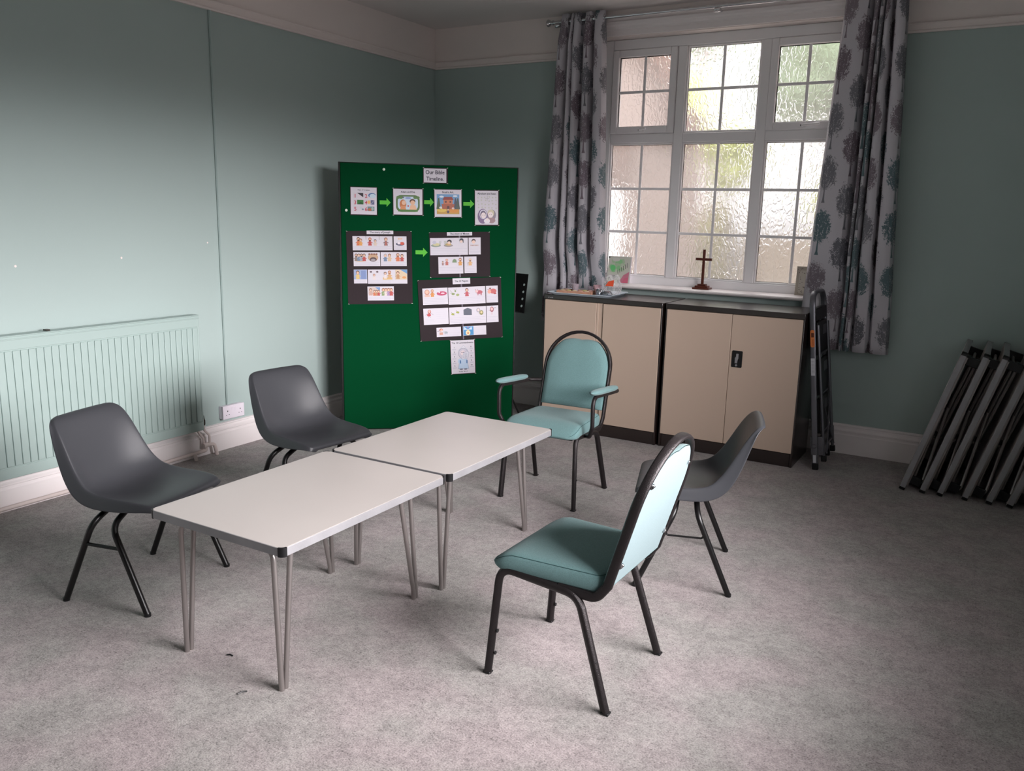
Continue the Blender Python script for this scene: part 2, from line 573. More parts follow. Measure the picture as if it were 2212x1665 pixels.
def text_mesh(body, size, name, m, parent, xy, y=0.0, align='CENTER', axis='front', extr=0.0002, rot=0.0, narrow=1.0, fit=None):
    cu = bpy.data.curves.new('t', 'FONT'); cu.body = body; cu.size = size; cu.align_x = align; cu.align_y = 'CENTER'
    cu.extrude = extr; cu.space_line = 1.05; cu.offset = size * 0.012
    ob = bpy.data.objects.new('t', cu); COL.objects.link(ob)
    me = bpy.data.meshes.new_from_object(ob)
    bpy.data.objects.remove(ob); bpy.data.curves.remove(cu)
    if fit:
        xs = [v.co.x for v in me.vertices]; narrow = fit / (max(xs) - min(xs))
    if axis == 'front':      # lies in local XZ, readable from -Y
        T = Matrix.Translation((xy[0], y, xy[1])) @ Matrix.Rotation(radians(90), 4, 'X') @ Matrix.Rotation(rot, 4, 'Z') @ Matrix.Diagonal((narrow, 1, 1, 1))
    me.transform(T)
    me.materials.clear(); me.materials.append(m)
    o = bpy.data.objects.new(name, me); COL.objects.link(o); o.parent = parent
    return o


# ================================================================== THE ROOM
WT = 0.30
OX0, OX1, OZ0, OZ1 = 1.505, 3.325, 1.03, 2.855       # back window opening


def wall_back():
    b = MB()
    Z = 2.74                                          # colour change at the picture rail
    b.m = 0
    b.box(-WT, OX0, 0, WT, -0.05, Z); b.box(OX1, RX + WT, 0, WT, -0.05, Z); b.box(OX0, OX1, 0, WT, -0.05, OZ0)
    b.m = 1
    b.box(-WT, OX0, 0, WT, Z, RH + 0.05); b.box(OX1, RX + WT, 0, WT, Z, RH + 0.05); b.box(OX0, OX1, 0, WT, OZ1, RH + 0.05)
    return structure(b.build('wall_back', [m_wall, m_frieze]))


wall_back()
b = MB(); b.box(-WT, 0, RY - WT, 0, -0.05, 2.74); b.m = 1; b.box(-WT, 0, RY - WT, 0, 2.74, RH + 0.05)
structure(b.build('wall_left', [m_wall, m_frieze]))
b = MB(); b.box(0, RX, RY - WT, RY, -0.05, 2.74); b.m = 1; b.box(0, RX, RY - WT, RY, 2.74, RH + 0.05)
structure(b.build('wall_front', [m_wall, m_frieze]))
b = MB()
b.box(RX, RX + WT, RY - WT, WR_Y0, -0.05, 2.74); b.box(RX, RX + WT, WR_Y1, 0, -0.05, 2.74); b.box(RX, RX + WT, WR_Y0, WR_Y1, -0.05, WR_Z0); b.box(RX, RX + WT, WR_Y0, WR_Y1, WR_Z1, 2.74)
b.m = 1; b.box(RX, RX + WT, RY - WT, 0, 2.74, RH + 0.05)
structure(b.build('wall_right', [m_wall, m_frieze]))
b = MB(); b.box(-WT, RX + WT, RY - WT, WT, -0.12, 0.0)
structure(b.build('floor', m_carpet))
b = MB(); b.box(-WT, RX + WT, RY - WT, WT, RH, RH + 0.15)
structure(b.build('ceiling', m_ceil))

# skirting boards (profile: depth from wall, height)
SK = [(0, 0), (0.024, 0), (0.024, 0.128), (0.019, 0.134), (0.019, 0.145), (0.024, 0.150), (0.024, 0.158), (0.013, 0.170), (0.011, 0.183), (0.015, 0.188), (0.013, 0.196), (0, 0.2)]


def extr(profile, p0, p1, inward, name, m, zoff=0.0, sc=1.0):
    p0, p1, inw = Vector(p0), Vector(p1), Vector(inward)
    n = len(profile)
    vs = [p + inw * a + Vector((0, 0, zoff + h * sc)) for p in (p0, p1) for a, h in profile]
    fs = [tuple(range(n)), tuple(range(2 * n - 1, n - 1, -1))] + [(i, (i + 1) % n, n + (i + 1) % n, n + i) for i in range(n)]
    b = MB(); b.add(vs, fs)
    return structure(b.build(name, m, angle=30))


extr(SK, (0, RY, 0), (0, 0, 0), (1, 0, 0), 'baseboard_left', m_trim, sc=0.90)
extr(SK, (0, 0, 0), (RX, 0, 0), (0, -1, 0), 'baseboard_back', m_trim, sc=1.03)
extr(SK, (RX, 0, 0), (RX, RY, 0), (-1, 0, 0), 'baseboard_right', m_trim)
extr(SK, (RX, RY, 0), (0, RY, 0), (0, 1, 0), 'baseboard_front', m_trim)
# picture rail
PR = [(0, 0), (0.020, 0.0), (0.022, 0.008), (0.020, 0.014), (0.010, 0.017), (0.013, 0.028), (0.022, 0.040), (0.026, 0.046), (0.026, 0.054), (0.015, 0.058), (0.013, 0.062), (0, 0.064)]
extr(PR, (0, RY, 0), (0, 0, 0), (1, 0, 0), 'trim_1', m_frieze, zoff=2.722)
extr(PR, (0, 0, 0), (OX0 - 0.085, 0, 0), (0, -1, 0), 'trim_2', m_frieze, zoff=2.722)
extr(PR, (OX1 + 0.085, 0, 0), (RX, 0, 0), (0, -1, 0), 'trim_3', m_frieze, zoff=2.722)
extr(PR, (RX, 0, 0), (RX, RY, 0), (-1, 0, 0), 'trim_4', m_frieze, zoff=2.722)
extr(PR, (RX, RY, 0), (0, RY, 0), (0, 1, 0), 'trim_5', m_frieze, zoff=2.722)
# window casing: side boards and moulded head
b = MB()
b.box(OX0 - 0.08, OX0, -0.018, 0.0, 1.03, 2.86); b.box(OX1, OX1 + 0.08, -0.018, 0.0, 1.03, 2.86)
structure(b.build('trim_6', m_upvc, bevel=0.004))
HD = [(0, 0), (0.020, 0.0), (0.020, 0.035), (0.030, 0.045), (0.034, 0.060), (0.046, 0.072), (0.050, 0.090), (0.042, 0.098), (0.030, 0.104), (0.026, 0.135), (0, 0.135)]
extr(HD, (OX0 - 0.08, 0, 0), (OX1 + 0.08, 0, 0), (0, -1, 0), 'trim_7', m_trim, zoff=2.86)

# ------------------------------------------------------------------ back window
FY0, FY1 = 0.105, 0.175                                  # frame depth
XC = [(1.575, 2.082), (2.150, 2.683), (2.750, 3.258)]    # light columns
ZR = [(1.118, 2.110), (2.177, 2.780)]
win = structure(thing('window_1', (0, 0, 0), 'white window of six obscured glass lights between tree print curtains', 'window'))
b = MB()
b.box(OX0, XC[0][0], FY0, FY1, OZ0, OZ1); b.box(XC[2][1], OX1, FY0, FY1, OZ0, OZ1)
b.box(XC[0][0], XC[2][1], FY0, FY1, OZ0, ZR[0][0]); b.box(XC[0][0], XC[2][1], FY0, FY1, ZR[1][1], OZ1)
b.box(XC[0][1], XC[1][0], FY0, FY1, ZR[0][0], ZR[1][1]); b.box(XC[1][1], XC[2][0], FY0, FY1, ZR[0][0], ZR[1][1])
for x0, x1 in XC: b.box(x0, x1, FY0, FY1, ZR[0][1], ZR[1][0])
b.build('window_frame', m_upvc, win, bevel=0.006)


def beading(b, x0, x1, z0, z1, y):
    for bx in ((x0, x0 + 0.012, z0, z1), (x1 - 0.012, x1, z0, z1), (x0 + 0.012, x1 - 0.012, z0, z0 + 0.012), (x0 + 0.012, x1 - 0.012, z1 - 0.012, z1)):
        b.box(bx[0], bx[1], y, y + 0.03, bx[2], bx[3])


def light(x0, x1, z0, z1, yg, nh, parent):
    """one glazed light: seal, pane, georgian bars"""
    g = MB(); g.add([(x0 + 0.002, yg, z0 + 0.002), (x1 - 0.002, yg, z0 + 0.002), (x1 - 0.002, yg, z1 - 0.002), (x0 + 0.002, yg, z1 - 0.002)], [(0, 1, 2, 3)])
    g.build('glass_pane', m_obs, parent)
    s = MB()
    for bx in ((x0, x0 + 0.005, z0, z1), (x1 - 0.005, x1, z0, z1), (x0 + 0.005, x1 - 0.005, z0, z0 + 0.005), (x0 + 0.005, x1 - 0.005, z1 - 0.005, z1)):
        s.box(bx[0], bx[1], yg - 0.005, yg - 0.001, bx[2], bx[3])
    s.build('rubber_seal', m_seal, parent)
    bb = MB()
    xm = (x0 + x1) / 2
    bb.box(xm - 0.010, xm + 0.010, yg - 0.011, yg - 0.002, z0, z1)
    for k in range(1, nh):
        zz = z0 + (z1 - z0) * k / nh
        bb.box(x0, x1, yg - 0.012, yg - 0.002, zz - 0.010, zz + 0.010)
    bb.build('glazing_bars', m_upvc, parent, bevel=0.003)


for i, (x0, x1) in enumerate(XC):
    bb = MB(); beading(bb, x0, x1, ZR[0][0], ZR[0][1], 0.115)
    bb.build('glazing_bead', m_upvc, win, bevel=0.004)
    light(x0 + 0.010, x1 - 0.010, ZR[0][0] + 0.010, ZR[0][1] - 0.010, 0.140, 3, win)
bb = MB(); beading(bb, XC[1][0], XC[1][1], ZR[1][0], ZR[1][1], 0.115)
bb.build('glazing_bead', m_upvc, win, bevel=0.004)
light(XC[1][0] + 0.010, XC[1][1] - 0.010, ZR[1][0] + 0.010, ZR[1][1] - 0.010, 0.140, 2, win)
for i in (0, 2):                                          # opening fanlights
    x0, x1 = XC[i]; z0, z1 = ZR[1]
    s = MB(); w_ = 0.052
    for bx in ((x0 + .002, x0 + w_, z0 + .002, z1 - .002), (x1 - w_, x1 - .002, z0 + .002, z1 - .002), (x0 + w_, x1 - w_, z0 + .002, z0 + w_), (x0 + w_, x1 - w_, z1 - w_, z1 - .002)):
        s.box(bx[0], bx[1], 0.090, 0.150, bx[2], bx[3])
    sash = s.build('opening_sash', m_upvc, win, bevel=0.006)
    light(x0 + w_, x1 - w_, z0 + w_, z1 - w_, 0.125, 2, sash)
    xm = (x0 + x1) / 2
    h = MB()
    h.box(xm - 0.022, xm + 0.022, 0.070, 0.091, z0 + 0.014, z0 + 0.036)
    h.tube(fillet([(xm, 0.073, z0 + 0.025), (xm, 0.055, z0 + 0.025), (xm + (0.115 if i == 2 else 0.05), 0.052, z0 + 0.032)], 0.01), 0.008, 8)
    hd = h.build('window_handle', m_upvc, sash, bevel=0.003)
    k = MB(); k.lathe([(0.007, 0), (0.007, 0.004)], (xm - 0.006, 0.066, z0 + 0.025), 'y', 12)
    k.build('lock_button', m_seal, hd)
# sill
b = MB()
b.prism([(0.105, 1.030), (-0.068, 1.030), (-0.080, 1.036), (-0.084, 1.044), (-0.080, 1.052), (-0.068, 1.057), (0.105, 1.060)], OX0 - 0.06, OX1 + 0.05, 'x')
b.build('window_sill', m_trim, win)

# ------------------------------------------------------------------ right-hand window (behind the viewer's right shoulder)
w2 = structure(thing('window_2', (0, 0, 0), 'white framed window in the right wall', 'window'))
b = MB()
xa, xb = RX + 0.10, RX + 0.17
for y0, y1, z0, z1 in ((WR_Y0, WR_Y0 + .05, WR_Z0, WR_Z1), (WR_Y1 - .05, WR_Y1, WR_Z0, WR_Z1), (WR_Y0, WR_Y1, WR_Z0, WR_Z0 + .05), (WR_Y0, WR_Y1, WR_Z1 - .05, WR_Z1), (-3.97, -3.93, WR_Z0, WR_Z1), (-3.17, -3.13, WR_Z0, WR_Z1)):
    b.box(xa, xb, y0, y1, z0, z1)
b.build('window_frame', m_upvc, w2, bevel=0.004)
b = MB(); b.add([(RX + .13, WR_Y0, WR_Z0), (RX + .13, WR_Y1, WR_Z0), (RX + .13, WR_Y1, WR_Z1), (RX + .13, WR_Y0, WR_Z1)], [(0, 1, 2, 3)])
b.build('glass_pane', m_clear, w2)
b = MB(); b.box(RX - 0.05, RX + 0.10, WR_Y0 - .04, WR_Y1 + .04, WR_Z0 - 0.03, WR_Z0)
b.build('window_sill', m_trim, w2, bevel=0.006)

# ================================================================== OUTSIDE, behind the obscured glass
b = MB(); b.box(-8, 12, 0.35, 16, -0.25, -0.15)
tag(structure(b.build('ground_outside', m_concrete)), 'pale paving outside the obscured window', 'ground')


def blob(name, c, rad, m, seed, label, cat, trunk=None, n=9, group=None):
    rnd = random.Random(seed)
    root = thing(name, (c[0], c[1], -0.15), label, cat, group=group)
    bm = bmesh.new()
    for k in range(n):
        a = rnd.uniform(0, 2 * pi); q = rnd.uniform(0.1, 0.75)
        p = Vector((rad[0] * q * cos(a), rad[1] * q * sin(a), c[2] + 0.15 + rad[2] * rnd.uniform(-0.7, 0.7)))
        s = rnd.uniform(0.35, 0.6)
        mt = Matrix.Translation(p) @ Matrix.Diagonal((rad[0] * s, rad[1] * s, rad[2] * s, 1))
        bmesh.ops.create_icosphere(bm, subdivisions=3, radius=1, matrix=mt)
    for v in bm.verts:
        v.co += v.co.normalized() * rnd.uniform(-0.06, 0.06)
    me = bpy.data.meshes.new('foliage'); bm.to_mesh(me); bm.free()
    me.materials.append(m)
    for p in me.polygons: p.use_smooth = True
    o = bpy.data.objects.new('foliage', me); COL.objects.link(o); o.parent = root
    if trunk:
        t = MB(); t.tube([(0, 0, -0.1), (0.05, 0, c[2] * 0.5), (0, 0, c[2])], [trunk, trunk * 0.8, trunk * 0.6], 8)
        t.build('trunk', m_bark, root)
    return root


# neighbouring brick house with plain white panel, drainpipe and sloping bargeboard
hs = thing('neighbouring_house', (-0.7, 3.6, -0.15), 'pink brick house wall outside, blurred by the left window lights', 'house')
b = MB(); b.prism([(-6, 0), (1.98, 0), (1.98, 2.62), (1.70, 2.72), (-1.2, 6.6), (-6, 6.6)], 0.0, 0.3, 'y')
b.build('brick_wall', m_brick, hs)
b = MB(); b.prism([(1.95, 2.45), (2.02, 2.75), (1.75, 2.95), (-1.1, 6.85), (-1.3, 6.7), (1.62, 2.72)], -0.25, 0.05, 'y')
b.build('bargeboard', m_fascia, hs)
b = MB(); b.tube([(1.17, -0.08, 2.05), (1.17, -0.08, 3.2)], 0.065, 10); b.build('drainpipe', m_fascia, hs)
b = MB(); b.box(0.58, 1.20, -0.10, -0.02, 0.0, 2.0); b.build('white_panel', m_render, hs, bevel=0.01)  # plain white slab set against the brick
# added unseen block that keeps the bright +x sky off the things outside
b = MB(); b.box(5.35, 8.5, 0.3, 12.0, -0.15, 6.2)
tag(structure(b.build('sky_blocker', m_brick)), 'added brick block out of view, blocking side sky light from the outdoor area', 'light blocker')
fn = thing('timber_fence', (3.2, 4.6, -0.15), 'beige board fence outside, blurred by the lower right window lights', 'fence')
b = MB()
for k in range(22):
    b.box(-1.55 + k * 0.18, -1.55 + k * 0.18 + 0.18, 0, 0.025, 0.05, 1.52)
b.build('fence_boards', m_fence, fn)
b = MB(); b.box(-1.55, 2.4, 0.025, 0.07, 0.3, 0.4); b.build('fence_rail', m_fence, fn)
b = MB(); b.box(-1.55, 2.4, 0.025, 0.07, 1.25, 1.35); b.build('fence_rail', m_fence, fn)
for k in range(3):
    b = MB(); b.box(-1.50 + k * 1.8, -1.41 + k * 1.8, 0.07, 0.16, 0, 1.6); b.build('fence_post', m_fence, fn)
m_olive = mat('olive_foliage', (112, 108, 66), 0.85, mottle=(3, 0.3))
blob('hedge', (1.05, 5.5, 0.80), (0.34, 0.34, 0.85), m_olive, 3, 'olive hedge outside, seen through the lower middle window lights', 'hedge')
blob('garden_tree', (0.86, 7.0, 2.35), (0.42, 0.35, 0.34), m_leaf, 5, 'small yellow green tree outside beyond the olive hedge', 'tree', 0.05, 12)
blob('garden_tree', (-0.25, 7.6, 3.25), (0.50, 0.40, 0.60), m_leaf, 12, 'yellow green tree outside, seen low in the upper middle window light', 'tree', 0.07, 12)
blob('garden_tree', (1.75, 9.6, 4.2), (1.15, 0.8, 1.05), m_leaf2, 8, 'large grey green tree outside, seen through the upper right window light', 'tree', 0.14, 16)
blob('garden_tree', (-0.9, 11.5, 5.35), (1.5, 0.8, 0.75), m_leaf2, 9, 'high grey green tree crown outside, seen at the top of the middle window light', 'tree', 0.12, 18)
blob('shrub', (2.9, 8.4, 1.9), (1.3, 0.5, 0.55), m_leaf, 21, 'yellow green shrub outside above the beige fence', 'shrub', 0.05, 14)

# ================================================================== CURTAINS
rod = thing('curtain_rod', (2.42, -0.13, 2.968), 'chrome curtain pole with ball ends above the window', 'curtain pole')
b = MB(); b.tube([(-1.24, 0, 0), (1.30, 0, 0)], 0.0125, 14); b.build('pole', m_chrome, rod)
for sgn in (-1, 1):
    b = MB(); x = -1.24 if sgn < 0 else 1.30
    b.lathe([(0.0125, 0), (0.017, 0.002 * sgn), (0.017, 0.010 * sgn), (0.012, 0.014 * sgn), (0.012, 0.022 * sgn), (0.024, 0.034 * sgn), (0.027, 0.046 * sgn), (0.020, 0.056 * sgn), (0.004, 0.060 * sgn)], (x, 0, 0), 'x', 18)
    b.build('finial', m_chrome, rod)
for x in (-1.20, 0.01, 1.26):
    b = MB(); b.tube([(x, 0.004, -0.016), (x, 0.128, -0.016)], 0.007, 8)
    b.lathe([(0.026, 0.118), (0.026, 0.129)], (x, 0, -0.016), 'y', 16)
    b.lathe([(0.018, -0.02), (0.020, 0.0), (0.016, 0.018)], (x, -0.004, -0.022), 'x', 14)
    b.build('bracket', m_chrome, rod)


def curtain(name, folds_top, folds_bot, ztop, zbot, label, rows=36):
    """folds: list of (x0, x1, depth) of the forward bulges; recesses lie between them"""
    def section(folds):
        pts = []
        n = len(folds)
        for i, (a, c, d) in enumerate(folds):
            K = 8
            for k in range(K + 1):
                t = k / K
                x = a + (c - a) * t
                y = -0.105 - 0.055 * (sin(pi * t) ** 0.18 if 0 < t < 1 else 0)
                pts.append((x, y))
            if i < n - 1:
                nx = folds[i + 1][0]
                mid = (c + nx) / 2
                pts.append((mid - (nx - c) * 0.36, -0.080)); pts.append((mid, -0.075)); pts.append((mid + (nx - c) * 0.36, -0.080))
        return pts
    A, B = section(folds_top), section(folds_bot)
    nc = len(A)
    g = MB(); uv = []
    rws = []
    Lu = [0.0]
    for j in range(1, nc):
        Lu.append(Lu[-1] + 1.12 * sqrt((B[j][0] - B[j - 1][0]) ** 2 + (B[j][1] - B[j - 1][1]) ** 2))
    for i in range(rows + 1):
        t = i / rows; z = ztop + (zbot - ztop) * t
        tt = t ** 0.9
        rr = []
        for j in range(nc):
            x = A[j][0] + (B[j][0] - A[j][0]) * tt
            y = A[j][1] + (B[j][1] - A[j][1]) * tt
            x += 0.004 * sin(j * 1.3 + t * 5) * t
            f_ = max(0.0, min(1.0, (-0.075 - y) / 0.085))        # 0 in the recess, 1 on the forward face
            yf, yb = -0.190, -0.066
            if t < 0.08: yf, yb = -0.150 - 0.4 * t, -0.110 + 0.4 * t
            q = max(0.0, min(1.0, (1.38 - z) / 0.30))
            q = q * q * (3 - 2 * q)
            if 1.38 < x < 3.36: y2f, y2b = -0.126, -0.094          # squeezed between cupboard backs and sill
            else: y2f, y2b = -0.132, -0.050
            y = (yb + (yf - yb) * f_) * (1 - q) + (y2b + (y2f - y2b) * f_) * q
            rr.append((x, y, z)); uv.append((Lu[j], z))
        rws.append(rr)
    g.grid(rws)
    root = thing(name, ((A[0][0] + A[-1][0]) / 2, -0.13, zbot), label, 'curtain', group='tree print curtains')
    o = g.build('curtain_fabric', m_curt, root, uv=uv, solid=0.002, solid_off=0)
    o.location = -Vector(root.location)
    # eyelet rings
    for i, (a, c, d) in enumerate(folds_top):
        for x in (a + 0.004, c - 0.004):
            e = MB(); e.tube([(x, -0.13 + 0.023 * cos(q * pi / 9), 2.968 + 0.023 * sin(q * pi / 9)) for q in range(18)], 0.004, 6, closed=True)
            eo = e.build('eyelet_ring', m_chrome, root); eo.location = -Vector(root.location)
    return root


curtain('curtain', [(1.250, 1.312, .05), (1.335, 1.352, .03), (1.358, 1.412, .05), (1.448, 1.500, .05), (1.522, 1.600, .055)],
        [(1.135, 1.245, .05), (1.290, 1.352, .05), (1.372, 1.424, .045), (1.458, 1.535, .05), (1.578, 1.690, .05)], 3.018, 0.735,
        'white curtain printed with grey trees hanging left of the window behind the sweet tray')
curtain('curtain', [(3.250, 3.405, .05), (3.425, 3.452, .04), (3.458, 3.480, .04), (3.486, 3.512, .04), (3.532, 3.600, .05)],
        [(3.140, 3.395, .045), (3.412, 3.434, .04), (3.440, 3.474, .04), (3.484, 3.590, .045), (3.600, 3.712, .045)], 3.018, 0.725,
        'white curtain printed with grey trees hanging right of the window above the step ladder')


# ================================================================== CUPBOARDS
def cupboard(name, x0, y0, label, open_strip, handle, logo):
    W_, D_, H_ = 0.914, 0.455, 1.0
    root = thing(name, (x0 + W_ / 2, y0 + D_ / 2, 0), label, 'cupboard', group='cream cupboards under the window')
    ox, oy = -W_ / 2, -D_ / 2
    b = MB()
    b.box(ox, ox + 0.018, oy, oy + D_, 0, H_ - 0.030); b.box(ox + W_ - 0.018, ox + W_, oy, oy + D_, 0, H_ - 0.030)
    b.box(ox + 0.018, ox + W_ - 0.018, oy + D_ - 0.012, oy + D_, 0, H_ - 0.030)
    b.box(ox + 0.018, ox + W_ - 0.018, oy + 0.006, oy + D_ - 0.012, 0.0, 0.088)
    b.build('cabinet_body', m_brown, root, bevel=0.002)
    b = MB(); b.box(ox - 0.002, ox + W_ + 0.002, oy - 0.004, oy + D_, H_ - 0.036, H_)
    tp = b.build('cabinet_top', m_brown, root, bevel=0.004)
    z0, z1 = 0.092, H_ - 0.038
    xm = ox + W_ * 0.4675 if open_strip else ox + W_ * 0.5
    b = MB()
    if open_strip:
        b.box(ox + 0.010, xm - 0.004, oy - 0.004, oy + 0.016, z0, z1)
    else:
        b.box(ox + 0.010, xm - 0.0012, oy - 0.004, oy + 0.016, z0, z1)
    d1 = b.build('cupboard_door', m_cream, root, bevel=0.003)
    if open_strip:                                         # folded meeting edge of the left door
        b = MB(); b.box(xm - 0.003, xm + 0.042, oy + 0.008, oy + 0.018, z0, z1); b.box(xm - 0.003, xm + 0.012, oy + 0.001, oy + 0.008, z0, z1)
        b.build('meeting_strip', m_cream, d1, bevel=0.002)
        b = MB(); b.box(xm + 0.048, ox + W_ - 0.010, oy - 0.004, oy + 0.016, z0, z1)
        hx = xm + 0.12
    else:
        b = MB(); b.box(xm + 0.0012, ox + W_ - 0.010, oy - 0.004, oy + 0.016, z0, z1)
        hx = xm + 0.052
    d2 = b.build('cupboard_door', m_cream, root, bevel=0.003)
    if handle:
        zc = 0.673; yf = oy - 0.004
        b = MB(); b.prism(rrect(hx - 0.034, hx + 0.034, zc - 0.055, zc + 0.055, 0.006), yf - 0.005, yf, 'y')
        pl = b.build('handle_plate', m_blackpl, d2)
        b = MB(); b.prism([(hx - 0.006, zc + 0.036), (hx + 0.009, zc + 0.036), (hx + 0.010, zc + 0.004), (hx + 0.006, zc - 0.006), (hx + 0.004, zc - 0.028), (hx - 0.012, zc - 0.028), (hx - 0.013, zc + 0.008), (hx - 0.006, zc + 0.016)], yf - 0.012, yf - 0.004, 'y')
        b.build('lever', m_alu, pl, bevel=0.002)
        b = MB(); b.lathe([(0.0075, 0), (0.0075, -0.003), (0.0045, -0.003), (0.0045, -0.001)], (hx - 0.002, yf - 0.005, zc - 0.041), 'y', 16)
        b.build('keyhole', m_alu, pl)
    if logo:
        b = MB(); zc = H_ - 0.021; yl = oy - 0.0046
        b.prism([(ox + 0.034, zc - 0.005), (ox + 0.045, zc - 0.005), (ox + 0.040, zc + 0.006)], yl, yl + 0.0006, 'y')
        for q in range(4): b.box(ox + 0.049 + q * 0.007, ox + 0.0535 + q * 0.007, yl, yl + 0.0006, zc - 0.005, zc + (0.004 if q == 2 else 0.001))
        b.build('maker_mark', m_alu, tp)
    return root


cupboard('storage_cupboard', 2.361, -0.589, 'cream steel cupboard with black handle plate, beside the step ladder', False, True, False)
cupboard('storage_cupboard', 1.425, -0.596, 'cream steel cupboard with dark top carrying the sweet tray', True, False, True)


# ================================================================== TABLES
TL, TW, TH = 0.893, 0.639, 0.536


def make_table(folded, label, group):
    zt = 0.030 if folded else TH
    root = thing('folded_table' if folded else 'folding_table', (0, 0, 0), label, 'table', group=group)
    b = MB(); b.prism(rrect(0.0025, TL - 0.0025, 0.0025, TW - 0.0025, 0.012), zt - 0.022, zt, 'z')
    b.build('table_top', m_top, root, bevel=0.001)
    # aluminium edging: a frame profile around
    b = MB()
    c = 0.020
    for x0, x1, y0, y1 in ((c, TL - c, 0, 0.003), (c, TL - c, TW - 0.003, TW), (0, 0.003, c, TW - c), (TL - 0.003, TL, c, TW - c)):
        b.box(x0, x1, y0, y1, zt - 0.029, zt - 0.0005)
    b.build('metal_edging', m_alu, root, bevel=0.0008)
    for cx, cy, sx, sy in ((0, 0, 1, 1), (TL, 0, -1, 1), (TL, TW, -1, -1), (0, TW, 1, -1)):
        b = MB(); out = []
        R1 = 0.020
        for k in range(7):
            a = radians(90 * k / 6)
            out.append((cx + sx * (R1 - R1 * 1.03 * cos(a)), cy + sy * (R1 - R1 * 1.03 * sin(a))))
        inn = [(cx + sx * (R1 - (R1 - 0.005) * cos(radians(90 * k / 6))), cy + sy * (R1 - (R1 - 0.005) * sin(radians(90 * k / 6)))) for k in range(6, -1, -1)]
        b.prism(out + inn, zt - 0.031, zt + 0.001, 'z')
        b.build('corner_cap', m_blackpl, root)
    # underframe rails
    b = MB(); b.box(0.03, TL - 0.03, 0.03, 0.045, zt - 0.040, zt - 0.022); b.build('under_rail', m_tube, root)
    b = MB(); b.box(0.03, TL - 0.03, TW - 0.045, TW - 0.03, zt - 0.040, zt - 0.022); b.build('under_rail', m_tube, root)
    rt = 0.0095
    for end in (0, 1):
        fy = (0.076, 0.545) if end == 0 else (0.113, 0.571)
        for yy in fy:
            s = 1 if yy < TW / 2 else -1
            if not folded:
                fx = 0.050 if end == 0 else 0.845
                d = 1 if end == 0 else -1
                ax = fx + (-0.006 if end == 0 else -0.030)
                bx = fx + (0.058 if end == 0 else -0.108)
                m = MB()
                m.tube(fillet([(fx, yy, 0.0), (ax, yy + s * 0.012, zt - 0.036), (ax + d * 0.002, yy + s * 0.11, zt - 0.034)], 0.045), rt, 10)
                m.tube([(fx + d * 0.017, yy, 0.0), (fx + d * 0.020, yy, 0.04), (bx, yy, zt - 0.055), (bx, yy, zt - 0.034)], rt, 10)
                lg = m.build('leg', m_tube, root)
                k = MB()
                if end == 0: k.lathe([(0.014, 0), (0.015, 0.02), (0.012, 0.030)], (bx, yy, zt - 0.062), 'z', 12)
                else: k.lathe([(0.012, 0), (0.0125, 0.03)], (ax, yy + s * 0.011, zt - 0.075), 'z', 12)
                k.build('hinge_sleeve', m_blackpl, lg)
                k = MB(); k.box(bx - 0.030, bx + 0.030, yy - 0.016, yy + 0.016, zt - 0.036, zt - 0.026); k.build('hinge_plate', m_blackpl, lg, bevel=0.003)
            else:
                # legs folded flat under the top, near end legs reach towards the far end and vice versa
                hx = 0.06 if end == 0 else TL - 0.06
                d = 1 if end == 0 else -1
                zz = -0.020 if end == 0 else -0.040
                m = MB()
                m.tube(fillet([(hx + d * 0.49, yy, zz + 0.014), (hx, yy + s * 0.012, zz), (hx, yy + s * 0.10, zz)], 0.04), rt, 8)
                m.tube([(hx + d * 0.49, yy + s * 0.0, zz - 0.006), (hx + d * 0.02, yy, zz - 0.052 + (0.03 if end else 0)), (hx - d * 0.002, yy, zz - 0.040 + (0.03 if end else 0))], rt, 8)
                lg = m.build('leg', m_tube, root)
                k = MB(); k.lathe([(0.012, 0), (0.012, 0.03)], (hx + d * 0.475, yy, zz + 0.014), 'x', 10)
                k.build('rubber_foot', m_blackpl, lg)
                k = MB(); k.box(hx - 0.02, hx + 0.03, yy - 0.014, yy + 0.014, zz - 0.05, 0.008); k.build('hinge_plate', m_blackpl, lg, bevel=0.003)
        if not folded:
            ax = (0.050 - 0.006) if end == 0 else 0.845 - 0.030
            m = MB(); m.tube([(ax, fy[0] + 0.10, zt - 0.034), (ax, fy[1] - 0.10, zt - 0.034)], rt, 10)
        else:
            hx = 0.06 if end == 0 else TL - 0.06
            m = MB(); m.tube([(hx, fy[0] + 0.09, -0.020 if end == 0 else -0.040), (hx, fy[1] - 0.09, -0.020 if end == 0 else -0.040)], rt, 8)
        m.build('cross_tube', m_tube, root)
    return root


t1 = make_table(False, 'grey topped low folding table nearer the viewer, beside the near grey chair', 'low folding tables')
t1.location = (2.493, -4.247, 0); t1.rotation_euler = (0, 0, radians(90.35))
t2 = dup(t1, (2.495, -3.336, 0), radians(90.2), label='grey topped low folding table farther back, in front of the green board')

